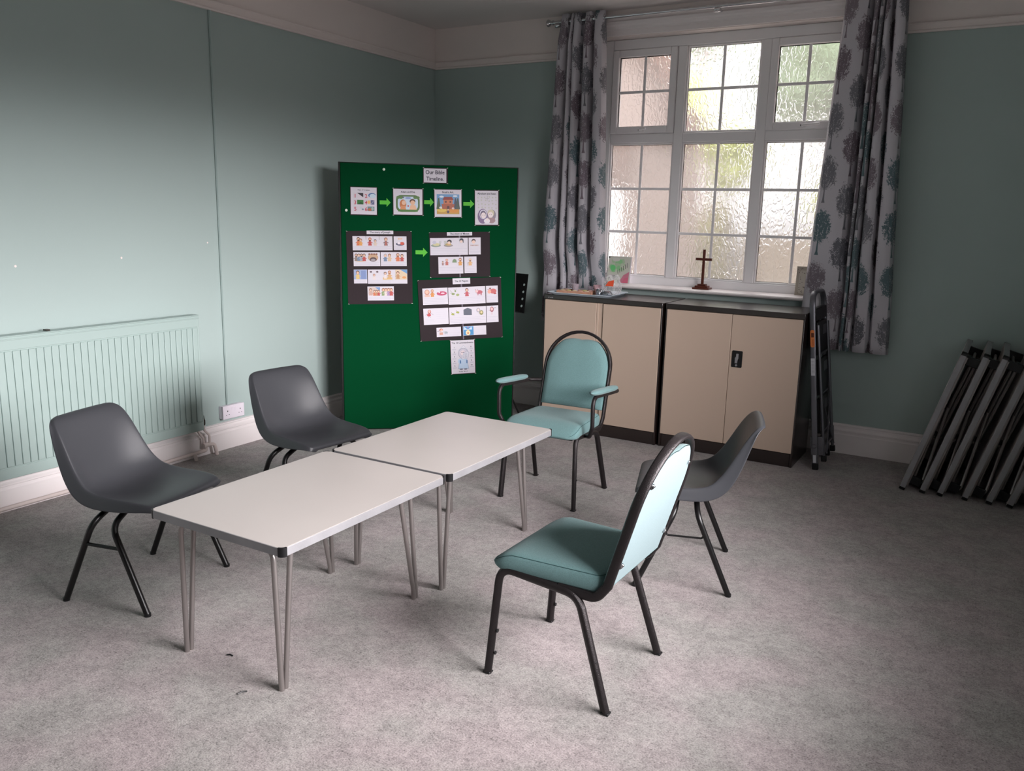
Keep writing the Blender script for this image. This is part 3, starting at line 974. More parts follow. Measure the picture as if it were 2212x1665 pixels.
# stack of folded tables leaning in the corner
TILT = radians(15.6)
Xl, Yl, Zl = Vector((sin(TILT), 0, cos(TILT))), Vector((0, 1, 0)), Vector((-cos(TILT), 0, sin(TILT)))
ft = make_table(True, '', 'folded tables leaning by the back wall')
fold_lab = ['folded table leaning upright by the back wall, leftmost of the leaning row',
            'folded table leaning by the back wall, second from the left of the row',
            'folded table leaning by the back wall, third from the left of the row',
            'fourth folded table from the left, small printed label near its upper end',
            'folded table leaning by the back wall, fifth from the left of the row',
            'folded table leaning by the back wall, sixth from the left of the row',
            'folded table leaning by the back wall, rightmost and cut by the picture edge']
for i, x in enumerate([3.912, 4.022, 4.115, 4.245, 4.368, 4.472, 4.564]):
    mw = Matrix((Xl, Yl, Zl)).transposed().to_4x4()
    org = Vector((x + 0.010, -0.672, 0.0085)) - Zl * 0.030
    mw.translation = org
    if i == 0: ft.matrix_world = mw; ft['label'] = fold_lab[0]; o = ft
    else: o = dup(ft, mw=mw, label=fold_lab[i])
    if i == 3:
        lb = MB(); lb.box(0.80, 0.86, -0.0006, 0.0, 0.006, 0.020); lb.m = 1
        for q in range(6): lb.box(0.806 + q * 0.008, 0.811 + q * 0.008, -0.0009, -0.0006, 0.008, 0.018)
        lb.build('edge_label', [m_label, m_ink], o)


# ================================================================== POLYPROPYLENE CHAIRS
def make_poly_chair(label, rod=False):
    root = thing('plastic_chair', (0, 0, 0), label, 'chair', group='charcoal plastic chairs')
    # centre profile: x forward, z up, half width, side lift, skirt depth
    P = [(0.214, 0.405, 0.150, .000, .006), (0.222, 0.416, 0.178, .000, .010), (0.216, 0.426, 0.197, .002, .014), (0.190, 0.431, 0.207, .006, .022), (0.150, 0.431, 0.212, .012, .032), (0.09, 0.426, 0.214, .020, .042),
         (0.03, 0.420, 0.214, .028, .048), (-0.03, 0.416, 0.213, .036, .053), (-0.085, 0.417, 0.211, .046, .058), (-0.130, 0.430, 0.208, .056, .062), (-0.163, 0.458, 0.204, .058, .062),
         (-0.186, 0.500, 0.200, .050, .057), (-0.203, 0.548, 0.196, .040, .050), (-0.220, 0.600, 0.191, .030, .042), (-0.236, 0.650, 0.186, .020, .032), (-0.251, 0.690, 0.180, .010, .020),
         (-0.264, 0.714, 0.170, .003, .012), (-0.280, 0.728, 0.152, .000, .008), (-0.297, 0.731, 0.128, -.002, .004), (-0.304, 0.722, 0.118, -.003, .002)]
    rows = []; nC = 14; L = len(P)
    for i, (x, z, hw, lf, sk) in enumerate(P):
        a = P[max(i - 1, 0)]; c = P[min(i + 1, L - 1)]
        t = Vector((c[0] - a[0], 0, c[1] - a[1])).normalized()
        nrm = Vector((t.z, 0, -t.x))                       # up over the seat, forward over the back
        if i < 3: nrm = Vector((0, 0, 1))
        left, mid_ = [], []
        def P_(s_, l_, dw=0.0): return tuple(Vector((x, s_ * (hw + dw), z)) + nrm * l_)
        for k in range(nC + 1):
            q = -1 + 2 * k / nC
            mid_.append(P_(q, lf * abs(q) ** 2.4))
        for dw, dl in ((0.004, -0.002), (0.009, -0.012 if sk > .012 else -sk * .5), (0.014, -sk * 0.6 - 0.004), (0.020, -sk)):
            left.append((dw, lf + dl))
        rr = [P_(-1, l_, dw) for dw, l_ in reversed(left)] + mid_ + [P_(1, l_, dw) for dw, l_ in left]
        rows.append(rr)
    g = MB(); g.grid(rows)
    g.build('seat_shell', m_poly, root, solid=0.005, solid_off=0, subd=2)
    b = MB(); b.box(-0.075, 0.085, -0.105, 0.105, 0.400, 0.412); b.box(-0.06, 0.07, -0.03, 0.03, 0.392, 0.402)
    b.build('seat_bracket', m_black, root, bevel=0.004)
    R_ = 0.0125
    for sx in (-1, 1):
        for sy in (-1, 1):
            b = MB()
            b.tube(fillet([(sx * 0.200, sy * 0.250, 0.0), (sx * 0.048, sy * 0.240, 0.345), (sx * 0.040, sy * 0.130, 0.392), (sx * 0.040, sy * 0.02, 0.392)], [0.075, 0.06], 9), R_, 12)
            lg = b.build('leg', m_black, root)
            k = MB(); k.lathe([(0.0135, 0.0), (0.0135, 0.012)], (sx * 0.198, sy * 0.250, 0.0), 'z', 12); k.build('foot_cap', m_blackpl, lg)
    for sy in (-1, 1):
        b = MB()
        if rod: b.tube(fillet([(-0.085, sy * 0.243, 0.285), (-0.075, sy * 0.243, 0.245), (0.075, sy * 0.243, 0.245), (0.085, sy * 0.243, 0.285)], 0.012), 0.0045, 8)
        else: b.tube([(-0.088, sy * 0.243, 0.258), (0.088, sy * 0.243, 0.258)], 0.0075, 8)
        b.build('stretcher', m_black, root)
    return root


pc = make_poly_chair('charcoal plastic chair at the near end of the tables, before the radiator')
pc.location = (1.351, -3.911, 0); pc.rotation_euler = (0, 0, radians(13.3))
dup(pc, (1.305, -2.872, 0), radians(-6), label='charcoal plastic chair between the wall socket and the green board')
pr = make_poly_chair('charcoal plastic chair standing before the cupboards, back to the right', True)
pr.location = (3.207, -2.489, 0); pr.rotation_euler = (0, 0, radians(197.9))


# ================================================================== MINT CHAIRS
def arch_pts(hw, z0, z1, r_, n=14, lean=None):
    """inverted-U outline (y,z), from left bottom over the top to right bottom"""
    pts = [(-hw, z0)]
    zc = z1 - r_
    for k in range(n + 1):
        a = pi - pi * k / n
        pts.append((hw * cos(a), zc + r_ * sin(a)))
    pts.append((hw, z0))
    return pts


def back_x(z):                                              # leaning plane of the back
    return -0.205 - (z - 0.43) * 0.288


def make_mint_chair(label, arms):
    root = thing('armchair' if arms else 'side_chair', (0, 0, 0), label, 'chair', group='mint upholstered chairs')
    R_ = 0.0140
    HW = 0.205
    # seat pad: rounded plan, domed top, waterfall front
    def plan(x0, x1, hw0, hw1, r0, r1, seg=6):
        out = []
        for cx_, cy_, rr_, a0 in ((x0 + r0, -hw0 + r0, r0, 180), (x1 - r1, -hw1 + r1, r1, 270), (x1 - r1, hw1 - r1, r1, 0), (x0 + r0, hw0 - r0, r0, 90)):
            pts_ = [(cx_ + rr_ * cos(radians(a0 + 90 * k / seg)), cy_ + rr_ * sin(radians(a0 + 90 * k / seg))) for k in range(seg + 1)]
            out += pts_
        res = []
        for k, p in enumerate(out):                           # extra points along the straight runs
            q = out[(k + 1) % len(out)]; res.append(p)
            dd = sqrt((q[0] - p[0]) ** 2 + (q[1] - p[1]) ** 2)
            for m_ in range(1, int(dd / 0.03)): tt_ = m_ / int(dd / 0.03); res.append((p[0] + (q[0] - p[0]) * tt_, p[1] + (q[1] - p[1]) * tt_))
        return res
    PL = plan(-0.185, 0.236, 0.200, 0.219, 0.030, 0.060)
    def drop(x): return 0.052 * max(0.0, (x - 0.135) / 0.10) ** 1.8
    cxm = 0.03
    def ring_(sc_, zf, zb=0.0, grow=0.0):
        o__ = []
        for x, y in PL:
            X, Y = cxm + (x - cxm) * sc_, y * sc_
            o__.append((X, Y, zf(X)))
        return o__
    rings = [ring_(0.93, lambda x: 0.392), ring_(0.985, lambda x: 0.393), ring_(1.005, lambda x: 0.400), ring_(1.012, lambda x: max(0.405, 0.425 - 0.4 * drop(x))),
             ring_(1.005, lambda x: max(0.408, 0.442 - 0.9 * drop(x))), ring_(0.985, lambda x: 0.4515 - drop(x)), ring_(0.955, lambda x: 0.4575 - drop(x)), ring_(0.90, lambda x: 0.461 - drop(x)), ring_(0.78, lambda x: 0.4645 - drop(x)),
             ring_(0.6, lambda x: 0.467 - drop(x)), ring_(0.4, lambda x: 0.4685 - drop(x)), ring_(0.2, lambda x: 0.469)]
    nr = len(PL); vs = [p for r__ in rings for p in r__]; fs = [tuple(range(nr))[::-1]]
    for k in range(len(rings) - 1):
        for q in range(nr): fs.append((k * nr + q, k * nr + (q + 1) % nr, (k + 1) * nr + (q + 1) % nr, (k + 1) * nr + q))
    vs.append((cxm, 0, 0.469)); c_ = len(vs) - 1
    for q in range(nr): fs.append(((len(rings) - 1) * nr + q, (len(rings) - 1) * nr + (q + 1) % nr, c_))
    g = MB(); g.add(vs, fs)
    st = g.build('seat_cushion', m_mint, root, angle=75)
    b = MB(); b.tube([(p[0], p[1], p[2] + 0.0005) for p in rings[5]], 0.0013, 5, closed=True); b.build('seam', m_stitch, st)
    # under pan
    b = MB(); b.box(-0.165, 0.19, -0.185, 0.185, 0.378, 0.392); b.build('seat_pan', m_blackpl, root, bevel=0.003)
    # side frames: inverted U legs + seat rail
    for sy in (-1, 1):
        Y = sy * 0.2255
        b = MB()
        b.tube(fillet([(0.225, Y, 0.0), (0.193, sy * 0.208, 0.398), (-0.105, sy * 0.208, 0.372), (-0.228, Y, 0.0)], [0.055, 0.075], 9), R_, 12, sx=0.9, sq=0.62)
        lg = b.build('leg_frame', m_hammer, root, angle=50)
        for fx in (0.225, -0.228):
            k = MB(); k.box(fx - 0.0145, fx + 0.0145, Y - 0.0135, Y + 0.0135, 0, 0.008); k.build('foot_cap', m_blackpl, lg, bevel=0.003)
        for (fx, fz) in ((0.212, 0.165), (0.219, 0.080), (-0.195, 0.165)):
            k = MB()
            k.lathe([(0.006, 0), (0.0075, 0.003), (0.004, 0.007)], (fx - 0.022 if fx > 0 else fx + 0.008, sy * 0.220, fz), 'x', 10)
            k.build('stacking_stud', m_blackpl, lg)
    # back frame: starts under the seat, curves up, arch over
    ap = arch_pts(HW, 0.43, 0.895, 0.195, 18)
    path = [(-0.03, -HW, 0.381), (-0.165, -HW, 0.377), (-0.205, -HW, 0.43)]
    p3 = fillet(path, 0.05, 7)
    up = [(back_x(z), y, z) for y, z in ap[1:-1]]
    dn = [(p[0], -p[1], p[2]) for p in reversed(p3)]
    b = MB(); b.tube([tuple(p) for p in p3] + up + [tuple(p) for p in dn], 0.0165, 12, sx=0.55, up=(1, 0, 0), sq=0.75)
    bf = b.build('back_frame', m_hammer, root, angle=50)
    # back cushion: arch with wavy top, thick front pad
    HWp, Z0, Z1 = 0.1955, (0.470 if arms else 0.425), 0.882
    n = 20
    out = []
    ny = 14
    for k in range(ny + 1):                                 # bottom edge
        out.append((-HWp + 2 * HWp * k / ny, Z0 + 0.0))
    m_ = 28
    for k in range(1, m_):
        a = pi * k / m_
        y = HWp * cos(a); z = Z1 - 0.193 + 0.193 * sin(a)
        z -= 0.006 + 0.026 * max(0.0, 1 - abs(y) / 0.105) ** 0.8
        out.append((y, z))
    out.insert(ny + 1, (HWp, Z0 + 0.12)); out.insert(ny + 2, (HWp, Z1 - 0.20)); out.append((-HWp, Z1 - 0.20)); out.append((-HWp, Z0 + 0.12))
    cyv, czv = 0.0, 0.65
    vs = []; rings = [(1.0, -0.010), (1.0, 0.012), (0.965, 0.024), (0.80, 0.034), (0.4, 0.038)]
    for sc_, dx in rings:
        for (y, z) in out:
            yy, zz = cyv + (y - cyv) * sc_, czv + (z - czv) * sc_
            vs.append((back_x(zz) + dx, yy, zz))
    no = len(out); fs = []
    for rI in range(len(rings) - 1):
        for q in range(no):
            fs.append((rI * no + q, rI * no + (q + 1) % no, (rI + 1) * no + (q + 1) % no, (rI + 1) * no + q))
    vs.append((back_x(czv) + 0.038, 0, czv)); c_ = len(vs) - 1
    for q in range(no): fs.append(((len(rings) - 1) * no + q, (len(rings) - 1) * no + (q + 1) % no, c_))
    g = MB(); g.add(vs, fs)
    bc = g.build('back_cushion', m_mint, root, angle=60)
    # pale rear panel
    g = MB(); vs = [(back_x(z) - 0.0115, y * 0.985, czv + (z - czv) * 0.985) for y, z in out] + [(back_x(z) - 0.0085, y * 0.985, czv + (z - czv) * 0.985) for y, z in out]
    g.add(vs, [tuple(range(no)), tuple(range(2 * no - 1, no - 1, -1))] + [(q, (q + 1) % no, no + (q + 1) % no, no + q) for q in range(no)])
    rp = g.build('rear_panel', m_backcloth, root)
    for yy, zz in ((-0.188, 0.50), (0.188, 0.50), (-0.165, 0.77), (0.165, 0.77)):
        b = MB(); b.box(back_x(zz) - 0.017, back_x(zz) - 0.010, yy - 0.010, yy + 0.010, zz - 0.008, zz + 0.008)
        b.lathe([(0.005, 0), (0.005, -0.003), (0.002, -0.005)], (back_x(zz) - 0.016, yy - 0.008 * (1 if yy > 0 else -1), zz), 'x', 10)
        b.build('fixing_clip', m_chrome, rp, bevel=0.002)
    if arms:
        for sy in (-1, 1):
            b = MB()
            Y = sy * 0.285
            pth = fillet([(0.075, sy * 0.215, 0.386), (0.130, sy * 0.262, 0.400), (0.152, Y, 0.46), (0.158, Y, 0.628), (-0.10, Y, 0.606), (-0.215, Y, 0.598), (back_x(0.60), sy * 0.208, 0.60)], [0.03, 0.05, 0.06, 0.03, 0.04], 7)
            b.tube(pth, 0.0115, 10)
            ar = b.build('arm_frame', m_hammer, root, angle=50)
            g = MB(); rows = []
            for i in range(17):
                t = i / 16; x = 0.190 - 0.385 * t
                e = (1 - abs(2 * t - 1) ** 5) ** 0.5 if 0 < t < 1 else 0.0
                hw = max(0.029 * e * (1 - 0.18 * t), 0.002); hh = max(0.017 * e, 0.001); zc = 0.652 - 0.030 * t
                rows.append([(x, Y + hw * cos(2 * pi * k / 14), zc + hh * sin(2 * pi * k / 14)) for k in range(15)])
            g.grid(rows)
            g.build('arm_pad', m_mint, ar, angle=80)
    return root


c1 = make_mint_chair('mint green armless chair in the foreground, pale rear panel towards the viewer', False)
c1.location = (3.161, -3.505, 0); c1.rotation_euler = (0, 0, radians(179.3))
c2 = make_mint_chair('mint green armchair with padded armrests before the left cupboard', True)
c2.location = (2.222, -1.893, 0); c2.rotation_euler = (0, 0, radians(-87.3))


# ================================================================== STEP LADDER
lad = thing('step_ladder', (0, 0, 0), 'folded grey step ladder with black treads leaning on the cupboard side', 'step ladder')
LA = atan2(3.412 - 3.285, 1.125)
mw = Matrix.Translation((3.414, -0.335, 0.0)) @ Matrix.Rotation(-LA, 4, 'Y')
lad.matrix_world = mw
b = MB()
hwL, hwT, Hl = 0.198, 0.182, 1.135
pth = fillet([(0, -hwL, 0.035), (0, -hwT, Hl), (0, hwT, Hl), (0, hwL, 0.035)], [0.11, 0.11], 9)
b.tube(pth, 0.0115, 12, sx=1.6, up=(0, 1, 0), sq=0.7)
fr = b.build('front_frame', m_silver, lad)
for s in (-1, 1):
    b = MB(); b.box(-0.019, 0.019, s * hwL - 0.014, s * hwL + 0.014, 0.0, 0.045); b.build('rubber_foot', m_blackpl, fr, bevel=0.006)
b = MB(); b.box(-0.022, -0.003, hwT - 0.018, hwT + 0.018, 0.97, 1.02); b.box(-0.012, 0.02, -0.165, 0.165, 0.955, 1.035); b.build('top_platform', m_blackpl, lad, bevel=0.006)
# rear frame folded against the front
b = MB()
for s in (-1, 1): b.tube([(0.045, s * 0.150, 0.075), (0.026, s * 0.150, 0.93)], 0.0105, 8, sx=1.2)
b.tube([(0.043, -0.15, 0.14), (0.043, 0.15, 0.14)], 0.009, 8)
rf = b.build('rear_frame', m_silver, lad)
for s in (-1, 1):
    b = MB(); b.box(0.028, 0.062, s * 0.150 - 0.013, s * 0.150 + 0.013, 0.045, 0.085); b.build('rubber_foot', m_blackpl, rf, bevel=0.005)
for z0, z1 in ((0.225, 0.455), (0.475, 0.705), (0.735, 0.945)):
    b = MB(); b.box(0.006, 0.024, -0.138, 0.138, z0, z1)
    td = b.build('tread', m_blackpl, lad, bevel=0.005)
    b = MB(); b.tube([(0.026, -0.14, z0 + 0.004), (0.026, 0.14, z0 + 0.004)], 0.006, 8); b.box(0.024, 0.026, 0.02, 0.12, z1 - 0.09, z1 - 0.03)
    b.build('tread_rail', m_silver, td)
b = MB(); b.tube([(0.036, -0.13, 0.46), (0.052, 0.16, 0.10)], 0.005, 6); b.tube([(0.040, 0.13, 0.46), (0.056, -0.11, 0.09)], 0.005, 6)
b.build('brace', m_silver, lad)
b = MB(); b.box(0.012, 0.030, -0.14, 0.14, 0.07, 0.20); b.build('lower_plate', m_silver, lad, bevel=0.003)
for s in (-1, 1):
    b = MB(); b.box(-0.028, 0.050, s * 0.184 - 0.006, s * 0.184 + 0.006, 0.095, 0.215); b.lathe([(0.014, 0), (0.012, s * 0.010)], (0, s * 0.208, 0.155), 'y', 12)
    b.build('side_plate', m_silver, lad, bevel=0.003)
# stickers on the near stile (faces -y)
def stile_y(z): return -(hwL + (hwT - hwL) * (z - 0.035) / (Hl - 0.035)) - 0.0125
b = MB(); b.prism(rrect(-0.0125, 0.0125, 0.795, 0.905, 0.010), stile_y(0.85) - 0.0035, stile_y(0.85) - 0.0025, 'y')
st = b.build('orange_sticker', m_orange, fr)
b = MB(); b.box(-0.007, 0.009, stile_y(0.85) - 0.0042, stile_y(0.85) - 0.0036, 0.858, 0.886); b.build('sticker_mark', mat('dark_brown_print', (92, 40, 16), 0.5), st)
b = MB(); y_ = stile_y(0.85) - 0.0042
for q in range(6): b.box(0.0005, 0.0045 + 0.0015 * (q % 2), y_, y_ + 0.0006, 0.806 + q * 0.0068, 0.8105 + q * 0.0068)
b.build('sticker_print', mat('brown_print', (138, 66, 30), 0.5), st)
b = MB(); b.box(-0.012, 0.012, stile_y(0.67) - 0.0035, stile_y(0.67) - 0.0025, 0.615, 0.725)
st = b.build('paper_label', m_label, fr)
b = MB()
for q in range(9): b.box(-0.009, 0.009, stile_y(0.67) - 0.0042, stile_y(0.67) - 0.0036, 0.632 + q * 0.009, 0.634 + q * 0.009)
b.build('label_print', mat('grey_print', (130, 130, 136), 0.5), st)
b = MB(); b.box(-0.009, 0.009, stile_y(0.06) - 0.0035, stile_y(0.06) - 0.0025, 0.05, 0.10); b.build('paper_label', m_label, fr)

# ================================================================== RADIATOR
rad = thing('radiator', (0.0, -3.55, 0.19), 'long mint painted panel radiator on the left wall', 'radiator')
Y0, Y1 = -4.75 + 3.55, -2.583 + 3.55
b = MB(); b.box(0.040, 0.092, Y0, Y1, 0.0, 0.718)
b.box(0.038, 0.0955, Y0 - 0.001, Y1 + 0.001, 0.655, 0.722); b.box(0.09, 0.0955, Y0, Y1, 0.0, 0.055); b.box(0.09, 0.0955, Y1 - 0.012, Y1, 0.05, 0.66)
yy = Y1 - 0.015
k = 0
while yy - 0.0400 > Y0:
    b.box(0.090, 0.0985, yy - 0.0352, yy, 0.062, 0.650)
    yy -= 0.0400
rp = b.build('radiator_panel', m_rad, rad, bevel=0.0035)
b = MB(); b.box(0.036, 0.100, Y0, Y1, 0.722, 0.728); b.box(0.030, 0.100, Y0, Y1, 0.705, 0.712); b.build('top_seam', m_rad, rad, bevel=0.002)
for yb in (Y0 + 0.35, Y1 - 0.35):
    b = MB(); b.box(0.0, 0.040, yb - 0.02, yb + 0.02, 0.1, 0.62); b.build('wall_bracket', m_rad, rad)
b = MB(); b.box(0.045, 0.075, 0.03, 0.05, 0.727, 0.735); b.build('hanger_tab', m_brass, rad)
yv = Y1 + 0.018
b = MB(); b.tube([(0.068, Y1 - 0.02, 0.035), (0.068, yv, 0.035)], 0.009, 10); b.lathe([(0.009, -0.012), (0.012, -0.005), (0.012, 0.020), (0.008, 0.026), (0.005, 0.050)], (0.068, yv, 0.035), 'z', 12)
b.build('valve', m_brass, rad)
pp = thing('heating_pipe', (0.068, -2.56, 0.0), 'cream painted heating pipes below the right end of the radiator', 'pipe')
b = MB()
b.tube(fillet([(0, -0.003, 0.21), (0, -0.003, 0.18), (0.0, 0.035, 0.14), (0.0, 0.035, 0.09), (0.0, 0.02, 0.075)], 0.03), 0.0075, 10)
b.tube(fillet([(-0.015, -0.045, 0.19), (-0.015, -0.03, 0.16), (-0.015, 0.0, 0.12), (-0.015, 0.0, 0.075)], 0.03), 0.0075, 10)
b.tube(fillet([(-0.01, -0.01, 0.078), (0.0, 0.07, 0.074), (0.005, 0.085, 0.0)], 0.022), 0.0115, 12)
b.tube(fillet([(-0.01, 0.012, 0.080), (-0.01, 0.015, 0.042), (-0.01, -0.60, 0.030), (-0.01, -1.9, 0.030)], 0.02), 0.0115, 12)
b.tube([(0.004, -0.085, 0.040), (0.014, -0.085, 0.0)], 0.0110, 12)
b.lathe([(0.015, -0.02), (0.016, 0.0), (0.015, 0.02)], (-0.006, 0.01, 0.078), 'y', 12)
b.build('pipework', m_pipe, pp)

# ================================================================== SOCKET AND CONDUIT
b = MB(); b.tube([(0.008, -2.318, 0.28), (0.008, -2.318, 2.722)], 0.010, 6, sx=0.9)
tag(b.build('cable_conduit', m_wall), 'thin painted cable conduit running up the left wall above the socket', 'conduit')
sk = thing('wall_socket', (0.0, -2.300, 0.25), 'white double wall socket above the skirting board under the conduit', 'socket')
b = MB(); b.box(0.0, 0.036, -0.086, 0.086, -0.043, 0.043); b.build('back_box', m_white_sock, sk, bevel=0.006)
b = MB(); b.box(0.036, 0.046, -0.088, 0.088, -0.045, 0.045); fp = b.build('face_plate', m_white_sock, sk, bevel=0.004)
for s in (-1, 1):
    b = MB(); b.box(0.044, 0.0495, s * 0.014 - 0.008, s * 0.014 + 0.008, 0.008, 0.028); b.build('switch', m_white_sock, fp, bevel=0.002)
    b = MB(); c_ = s * 0.052
    b.box(0.0455, 0.0464, c_ - 0.003, c_ + 0.003, 0.004, 0.013)
    for q in (-1, 1): b.box(0.0455, 0.0464, c_ + q * 0.011 - 0.003, c_ + q * 0.011 + 0.003, -0.018, -0.014)
    b.build('pin_holes', m_seal, fp)

# ================================================================== GREEN BOARD
BU = Vector((0.765308, 0.643664, 0)); BN = Vector((0.643664, -0.765308, 0))
BA = atan2(BU.y, BU.x)
BL = Vector((0.316, -1.545, 0))
bd = thing('display_board', tuple(BL), 'tall green felt display board standing across the room corner', 'display board', rotz=BA)
BW, BH, BZ = 1.2413, 1.887, 0.004
b = MB(); b.box(0.006, BW - 0.006, 0.0, 0.030, BZ + 0.001, BH - 0.004)
b.build('felt_panel', m_green, bd, bevel=0.006)
b = MB(); b.box(-0.006, 0.007, -0.002, 0.032, BZ, BH); b.box(BW - 0.005, BW + 0.003, 0.004, 0.032, BZ, BH); b.box(0, BW, 0.004, 0.032, BH - 0.006, BH); b.box(0, BW, 0.004, 0.032, BZ - 0.004, BZ + 0.004)
b.build('board_frame', m_frame, bd, bevel=0.002)
for x in (0.035, BW - 0.035):
    b = MB(); b.box(x - 0.015, x + 0.015, 0.0, 0.24, 0.0, 0.024); b.box(x - 0.01, x + 0.01, 0.033, 0.045, 0.02, 0.40)
    b.build('board_foot', m_black, bd, bevel=0.003)
Rb = Matrix.Rotation(BA, 4, 'Z')


def board_thing(name, bu, bz, rot, label, cat, off=0.0015, group=None):
    mw = Matrix.Translation(BL + BU * bu + Vector((0, 0, bz)) + BN * off) @ Rb @ Matrix.Rotation(-radians(rot), 4, 'Y')
    return thing(name, None, label, cat, mw=mw, group=group)


def sheet(parent, name, m, cx, cz, w_, h_, layer, t=0.0005, rot=0.0):
    b = MB()
    if rot: b.T = Matrix.Translation((cx, 0, cz)) @ Matrix.Rotation(-radians(rot), 4, 'Y') @ Matrix.Translation((-cx, 0, -cz))
    y = -layer * 0.0008
    b.box(cx - w_ / 2, cx + w_ / 2, y - t, y, cz - h_ / 2, cz + h_ / 2)
    return b.build(name, m, parent)


def staples(parent, w_, h_, layer=1):
    for sx in (-1, 1):
        for sz in (-1, 1):
            b = MB(); b.T = Matrix.Translation((sx * (w_ / 2 - 0.004), 0, sz * (h_ / 2 - 0.002))) @ Matrix.Rotation(radians(random.uniform(-35, 35)), 4, 'Y')
            b.box(-0.005, 0.005, -0.0035, -0.0012, -0.001, 0.001)
            b.build('staple', m_pin, parent)


class Draw:
    """flat printed picture in card coordinates (x right, z up), stacked paper-thin layers"""
    def __init__(s, layer): s.b = MB(); s.y = -layer * 0.0008 - 0.0006

    def poly(s, pts, c):
        s.b.c = c; n = len(pts)
        a = sum(pts[i][0] * pts[(i + 1) % n][1] - pts[(i + 1) % n][0] * pts[i][1] for i in range(n))
        if a < 0: pts = pts[::-1]
        s.b.add([(p[0], s.y, p[1]) for p in pts], [tuple(range(n))])
        s.y -= 0.00005
        return s

    def ell(s, cx, cz, rx, rz, c, n=18):
        return s.poly([(cx + rx * cos(2 * pi * k / n), cz + rz * sin(2 * pi * k / n)) for k in range(n)], c)

    def rect(s, x0, x1, z0, z1, c): return s.poly([(x0, z0), (x1, z0), (x1, z1), (x0, z1)], c)

    def line(s, x0, z0, x1, z1, w_, c):
        d = Vector((x1 - x0, z1 - z0)); n = Vector((-d.y, d.x)).normalized() * w_ / 2
        return s.poly([(x0 - n.x, z0 - n.y), (x1 - n.x, z1 - n.y), (x1 + n.x, z1 + n.y), (x0 + n.x, z0 + n.y)], c)

    def person(s, cx, z0, h, robe, hair=(96, 60, 50), skin=(238, 198, 172), beard=False, scarf=None):
        w_ = h * 0.23
        s.poly([(cx - w_, z0), (cx + w_, z0), (cx + w_ * 0.55, z0 + h * 0.55), (cx - w_ * 0.55, z0 + h * 0.55)], robe)
        s.line(cx - w_ * 0.5, z0 + h * 0.45, cx - w_ * 1.35, z0 + h * 0.30, h * 0.08, robe); s.line(cx + w_ * 0.5, z0 + h * 0.45, cx + w_ * 1.35, z0 + h * 0.30, h * 0.08, robe)
        s.ell(cx, z0 + h * 0.76, h * 0.20, h * 0.22, scarf or hair)
        s.ell(cx, z0 + h * 0.72, h * 0.15, h * 0.16, skin)
        if beard: s.ell(cx, z0 + h * 0.62, h * 0.11, h * 0.09, hair)
        for q in (-1, 1): s.ell(cx + q * h * 0.05, z0 + h * 0.74, h * 0.014, h * 0.018, (40, 34, 40), 8)
        return s

    def beast(s, cx, z0, h, c, c2):
        s.ell(cx, z0 + h * 0.5, h * 0.48, h * 0.28, c)
        for q in (-0.3, -0.12, 0.18, 0.34): s.line(cx + q * h, z0, cx + q * h, z0 + h * 0.4, h * 0.07, c)
        s.ell(cx - h * 0.42, z0 + h * 0.62, h * 0.22, h * 0.2, c2); s.line(cx - h * 0.55, z0 + h * 0.8, cx - h * 0.66, z0 + h * 0.98, h * 0.05, c); s.line(cx - h * 0.3, z0 + h * 0.8, cx - h * 0.2, z0 + h * 0.98, h * 0.05, c)
        return s

    def text_lines(s, x0, x1, z0, z1, n, c=(196, 194, 208)):
        for k in range(n):
            z = z1 - (z1 - z0) * (k + 0.5) / n
            s.rect(x0, x1 - (x1 - x0) * 0.12 * (k % 2), z - 0.0006, z + 0.0006, c)
        return s

    def build(s, name, parent): return s.b.build(name, m_print, parent)


GP = 'pictures pinned along the top row of the green board'
# --- title
t = board_thing('title_card', 0.6567, 1.8144, 0.4, 'small framed sheet headed Our Bible Timeline at the top of the green board', 'poster', group=GP)
sheet(t, 'backing_paper', m_sugar, 0, 0, 0.1734, 0.1081, 0)
p = sheet(t, 'white_sheet', m_paper, -0.003, 0, 0.1569, 0.0951, 1)
text_mesh('Our Bible', 0.0370, 'lettering', m_ink, p, (-0.003, 0.021), y=-0.0018, fit=0.130)
text_mesh('Timeline.', 0.0370, 'lettering', m_ink, p, (-0.003, -0.023), y=-0.0018, fit=0.120)
staples(t, 0.1734, 0.1081)
# --- days of creation
t = board_thing('creation_sheet', 0.1647, 1.6285, 0.0, 'framed sheet numbered one to six, left end of the top picture row', 'poster', group=GP)
sheet(t, 'backing_paper', m_sugar, 0, 0, 0.1869, 0.1937, 0)
p = sheet(t, 'white_sheet', m_paper, -0.001, 0.001, 0.1761, 0.1825, 1)
text_mesh('Days of Creation', 0.0115, 'lettering', m_ink, p, (0.0, 0.075), y=-0.0018, fit=0.082)
d = Draw(2); RED = (200, 66, 84)
d.text_lines(-0.03, 0.03, 0.062, 0.067, 1)
cells = [(-0.072, 0.020), (0.002, 0.020), (-0.072, -0.024), (0.002, -0.024), (-0.072, -0.068), (0.002, -0.068)]
for (x, z) in cells: d.rect(x, x + 0.070, z, z + 0.035, (226, 216, 226))
d.poly([(-0.046, 0.055), (-0.004, 0.055), (-0.004, 0.026)], (44, 38, 48)); d.ell(0.056, 0.040, 0.026, 0.016, (74, 120, 176)); d.ell(0.060, 0.036, 0.022, 0.014, (206, 226, 240))
d.rect(-0.046, -0.003, -0.022, 0.008, (62, 128, 66)); d.poly([(-0.046, -0.022), (-0.020, -0.004), (-0.003, -0.022)], (40, 92, 54)); d.ell(0.034, -0.006, 0.011, 0.012, (240, 190, 120)); d.rect(0.046, 0.071, -0.022, 0.008, (100, 104, 142))
for q in range(4): d.ell(0.051 + q * 0.005, -0.016 + q * 0.006, 0.0022, 0.0022, (240, 240, 250), 6)
